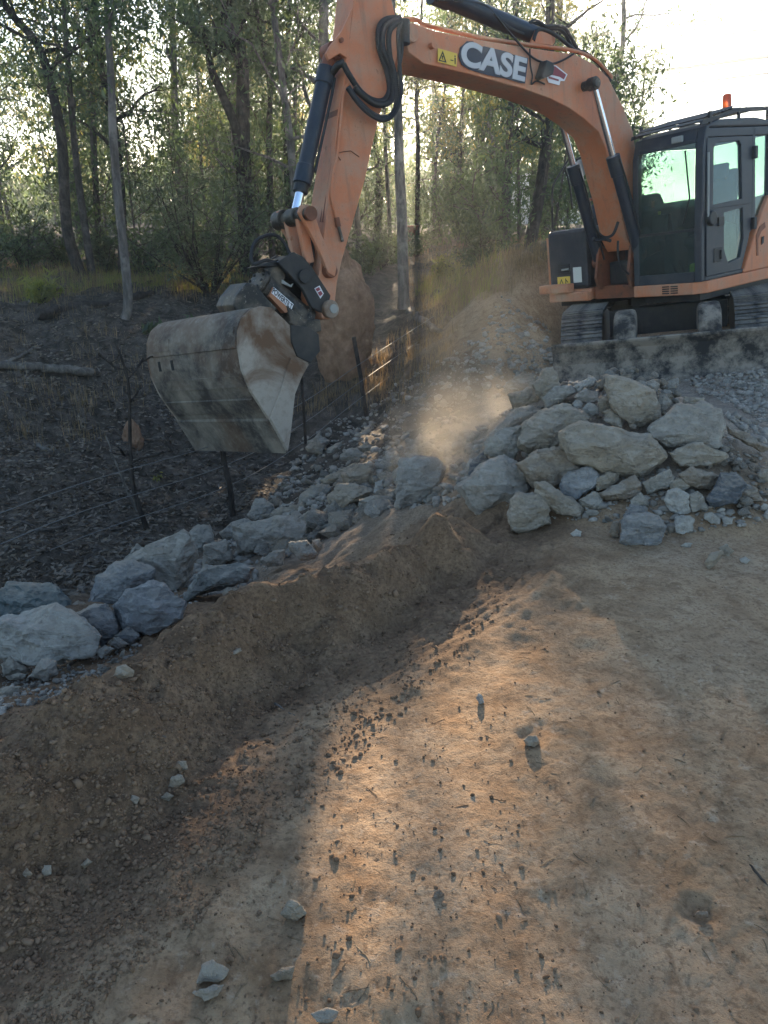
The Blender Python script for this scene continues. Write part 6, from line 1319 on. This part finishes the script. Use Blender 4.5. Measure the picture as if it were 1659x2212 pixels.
def lobed(name, label, px, lobes, seed):
    b_ = hit1(*px, berm=False, pile=False); H_ = max(zc + hh for *_, zc, hh in lobes); nu, nv = 150, 110; th = np.linspace(0, 2 * math.pi, nu, endpoint=False); zz = np.linspace(-.15, H_ * .9995, nv); TH_, ZZ = np.meshgrid(th, zz)
    r = np.full(TH_.shape, .004)
    for dx, dy, rr_, zc, hh in lobes:
        ri2 = rr_ ** 2 * np.clip(1 - (np.where(ZZ < zc, .75, 1.0) * (ZZ - zc) / hh) ** 2, 0, None); al = dx * np.cos(TH_) + dy * np.sin(TH_); pp = dx ** 2 + dy ** 2 - al ** 2
        q = np.where(ri2 > pp, al + np.sqrt(np.clip(ri2 - pp, 0, None)), 0); r = np.maximum(r, q)
    r = r * (1 + .07 * fbm(np.cos(TH_) * 3 + seed, np.sin(TH_) * 3, ZZ * 4, o=4, s=seed)) + .012 * fbm(np.cos(TH_) * 9, np.sin(TH_) * 9 + seed, ZZ * 14, o=3, s=seed + 5); r = np.clip(r, .002, None); r[-1] = .001
    V = np.c_[(r * np.cos(TH_)).ravel(), (r * np.sin(TH_)).ravel(), ZZ.ravel()]; I = np.arange(nu * nv).reshape(nv, nu); J = np.roll(I, -1, 1); F = np.stack([I[:-1], J[:-1], J[1:], I[1:]], -1).reshape(-1, 4)
    o = link(name, mesh_np(name, V, F, smooth=True), M['termite']); o.location = b_; tag(o, label, 'termite mound'); return o
lobed('termite_mound', 'tall lobed red-brown termite mound behind the excavator bucket', (742, 800), [(0, 0, .36, .80, .80), (-.22, -.12, .25, .75, .62), (.25, -.06, .235, .80, .52), (.06, -.20, .24, .72, .75), (-.04, 0, .22, 1.30, .50), (.13, .02, .2, 1.15, .45), (-.15, -.16, .2, .30, .4), (.16, -.15, .2, .3, .42), (0, 0, .33, .15, .5)], 3)
lump('termite_mound', 'small cone-shaped termite mound on the shaded gully side', (288, 955), .40, .26, 8, [])
# ------------------------------------------------------------------ wire fence along the gully
fence = thing('wire_fence', 'old wire fence with leaning dark posts along the gully', 'fence', tuple(hit1(503, 1120, berm=False)))
FO = np.array(fence.location)
def fpost(px, P0, r, name='post'):
    pts = []
    for x, y in px: d = ray(x, y); t_ = (P0[1] - CAMP[1]) / d[1]; pts.append(CAMP + d * t_ - FO)
    pts[0] = pts[0] - np.array([0, 0, .18]); return MB().tube(smooth_path([tuple(p) for p in pts], 3), r, 8).build(name, M['bark_dark'], fence, smooth=60)
p1 = hit1(503, 1120, berm=False); p2 = np.array([-.92, 8.7, -1.15]); p3 = np.array([-.21, 10.4, -1.0])
fpost([(503, 1122), (500, 1080), (494, 1040), (484, 1000), (481, 960), (478, 900)], p1, .030); fpost([(659, 925), (655, 870), (650, 800)], p2, .018); fpost([(797, 914), (780, 820), (764, 728)], p3, .028)
for dz in (.34, .56, .80):
    a0 = p1 + np.array([-2.6, -3.2, dz - .35]); pts = [a0, p1 + np.array([-1.2, -1.4, dz - .06]), p1 + np.array([-.03, 0, dz]), p2 + np.array([0, 0, dz - .02]), p3 + np.array([-.06, 0, dz]), p3 + np.array([1.2, 3.2, dz + .3])]
    MB().tube([tuple(np.array(p) - FO) for p in smooth_path([tuple(q) for q in pts], 6)], .0035, 4).build('wire', M['wire'], fence)
# ------------------------------------------------------------------ fallen wood, sticks, dead sapling
def log(name, label, px, r0, r1, seed, mat='dead', cat='log', z=0.0, group=None, n=5, berm=False):
    rng = np.random.default_rng(seed); P = hit([p[0] for p in px], [p[1] for p in px], berm=berm, pile=False); P[:, 2] = height(P[:, 0], P[:, 1], berm=berm, pile=False) + z + r0 * .6
    Q = [np.array(p) + rng.normal(0, r0 * .25, 3) for p in smooth_path([tuple(p) for p in P], n)]; o0 = Q[0]; m = len(Q)
    o = MB().tube([tuple(q - o0) for q in Q], [r0 + (r1 - r0) * i / (m - 1) for i in range(m)], 8).build(name, M[mat], None, smooth=60, fix=False); o.location = o0; return tag(o, label, cat, group)
log('fallen_log', 'long grey fallen log across the shaded gully side', [(-20, 795), (60, 797), (130, 803), (200, 808)], .055, .06, 1)
log('fallen_branch', 'pale branch slanting up behind the long grey log', [(-10, 905 - 110), (40, 775), (90, 748)], .035, .015, 2, cat='branch')
log('fallen_branch', 'pale dead limb fallen at the foot of the mottled trunk', [(884, 678), (905, 695), (930, 712), (952, 724)], .085, .03, 3, cat='branch')
log('fallen_log', 'half-buried charred log on the lip of the gully bank', [(85, 690), (150, 672), (240, 660), (330, 640)], .09, .07, 4, mat='bark_dark')
log('fallen_branch', 'grey stick on the lower gully side near the small stones', [(80, 1240 - 90), (120, 1142), (165, 1130)], .018, .010, 5, cat='branch')
log('fallen_branch', 'short grey bark slab high on the gully side', [(80, 1075 - 110), (100, 975), (118, 985)], .028, .02, 6, cat='branch')
log('stick', 'bent pale stick lying on the berm face', [(232, 1597), (260, 1585), (300, 1583), (340, 1588), (358, 1596)], .006, .003, 7, cat='stick', berm=True)
log('stick', 'thin pale twig in the loose soil beyond the furrow', [(595, 1520), (612, 1535), (640, 1548)], .005, .002, 8, cat='stick', berm=True)
log('stick', 'dark crooked root showing at the road edge', [(1620, 1870), (1640, 1895), (1659, 1915), (1670, 1930)], .004, .002, 9, mat='bark_dark', cat='stick', berm=True)
log('stick', 'thin straw on the sunlit road near the cab shadow', [(1475, 1405 + 230), (1480, 1628)], .003, .002, 10, cat='stick', berm=True)
gum('dead_sapling', 'dark leaning leafless sapling rising from the gully side', None, px_path([(320, 1150), (290, 1060), (282, 980), (280, 900), (276, 820), (250, 740)]), .028, 901, nl=0, barkm='bark_dark', nb=5, spread=.35, crown=(.3, 1), sides=6)
gum('dead_sapling', 'forked grey dead stem beside the dark leaning sapling', None, px_path([(300, 1110), (275, 1060), (255, 1010), (238, 975)]), .02, 902, nl=0, barkm='dead', nb=3, spread=.35, crown=(.4, 1), sides=6)
# rusty drum and shed beyond the trees
d_ = hit1(887, 552, berm=False, pile=False); dr_ = thing('rusty_drum', 'rusty steel drum standing behind the mottled trunk', 'drum', tuple(d_))
MB().tube([(0, 0, -.05), (0, 0, .8)], .2, 20).build('drum_body', M['rust'], dr_, smooth=40); MB().tube([(0, 0, .8), (0, 0, .83)], .29, 20).build('drum_lid', M['rust'], dr_, smooth=40)
sx, sy = 52 * math.tan(R_(11.2)), 52.0; sz = float(height([sx], [sy])[0]); sh = thing('shed', 'low pale sheet-metal shed showing through the trees', 'shed', (sx, sy, sz))
MB().box(-2.6, 2.6, 0, 4, -.2, 2.2).build('wall', M['shed'], sh); MB().prism([(-2.9, -.3, 2.2), (2.9, -.3, 2.2), (2.9, 2, 3.0), (-2.9, 2, 3.0)], [(-2.9, -.3, 2.26), (2.9, -.3, 2.26), (2.9, 2, 3.06), (-2.9, 2, 3.06)]).prism([(-2.9, 2, 3.0), (2.9, 2, 3.0), (2.9, 4.3, 2.2), (-2.9, 4.3, 2.2)], [(-2.9, 2, 3.06), (2.9, 2, 3.06), (2.9, 4.3, 2.26), (-2.9, 4.3, 2.26)]).build('roof', M['shed'], sh)
MB().box(-.5, .4, -.04, -.002, 0, 2.0).build('door', M['rust'], sh)
# ------------------------------------------------------------------ overhead power lines
LNS = [((1234, 26), (1386, 0), 'topmost thin overhead wire in the sky above the boom kink'), ((1337, 68), (1659, 20), 'upper wire of the upper close pair of overhead wires'), ((1337, 71), (1659, 25), 'lower wire of the upper close pair of overhead wires'),
       ((1285, 114), (1659, 62), 'single darker overhead wire between the two close pairs'), ((1383, 157), (1659, 120), 'upper wire of the lower close pair of overhead wires'), ((1383, 160), (1659, 124), 'lower wire of the lower close pair of overhead wires'), ((1434, 187), (1659, 158), 'lowest overhead wire just above the amber beacon')]
for (a, b, lb) in LNS:
    p, q = at_depth(*a, 70), at_depth(*b, 62); v = q - p; p = p - v * 6 / np.linalg.norm(v) * 6; q = q + v * 1.5
    o = MB().tube([tuple(p * 0), tuple((q - p) / 2), tuple(q - p)], .08, 5).build('power_line', M['cable']); o.location = p; tag(o, lb, 'cable', 'overhead power lines')
# ------------------------------------------------------------------ dust raised where the bucket dropped stone
t = NT('dust'); vol = t.n('VolumePrincipled'); vol.inputs['Color'].default_value = (0.93, 0.84, 0.70, 1); vol.inputs['Anisotropy'].default_value = 0.55
tc = t.n('TexCoord'); sp = t.n('SeparateXYZ'); t.l(tc.outputs['Object'], sp.inputs[0])
ln = t.n('VectorMath', operation='LENGTH'); t.l(tc.outputs['Object'], ln.inputs[0])
fall = t.ramp(ln.outputs['Value'], [(0.0, 1.0), (0.45, 0.6), (0.98, 0.0)])
nn = t.ramp(t.noise(1.9, 4, 0.55, vec=tc.outputs['Object'], dist=0.7), [(0.30, 0.0), (0.75, 1.0)])
t.l(t.math('MULTIPLY', t.math('MULTIPLY', fall, nn), 1.6), vol.inputs['Density']); t.l(vol.outputs[0], t.out.inputs['Volume'])
def dust(loc, sc, label):
    bm = bmesh.new(); bmesh.ops.create_icosphere(bm, subdivisions=3, radius=1.0); me = bpy.data.meshes.new('dust_cloud'); bm.to_mesh(me); bm.free()
    o = link('dust_cloud', me, t.m); o.location = loc; o.scale = sc; tag(o, label, 'dust', kind='stuff'); return o
dust((.70, 5.75, -.02), (.80, 1.30, .62), 'sunlit cloud of dust between the layered block and the rock pile')

t2 = t.m.copy(); t2.name = 'dust_thin'
for n_ in t2.node_tree.nodes:
    if n_.type == 'MATH' and n_.operation == 'MULTIPLY' and not n_.inputs[1].is_linked: n_.inputs[1].default_value = 0.06
o = dust((1.0, 8.3, .55), (1.1, 2.2, 1.2), 'thin veil of dust drifting up the slope towards the bank'); o.data.materials.clear(); o.data.materials.append(t2)
# ------------------------------------------------------------------ hazy backlit air, also added as a stand-in for lens glare
t = NT('haze'); vol = t.n('VolumePrincipled'); vol.inputs['Color'].default_value = (0.84, 0.92, 1.0, 1); vol.inputs['Anisotropy'].default_value = 0.72; vol.inputs['Density'].default_value = 0.0017
t.l(vol.outputs[0], t.out.inputs['Volume'])
hz = MB().box(-930, 930, -930, 930, -4.0, 24.0).build('haze', t.m); tag(hz, 'thin pale haze in the backlit air, also standing in for lens glare', 'haze', kind='stuff')
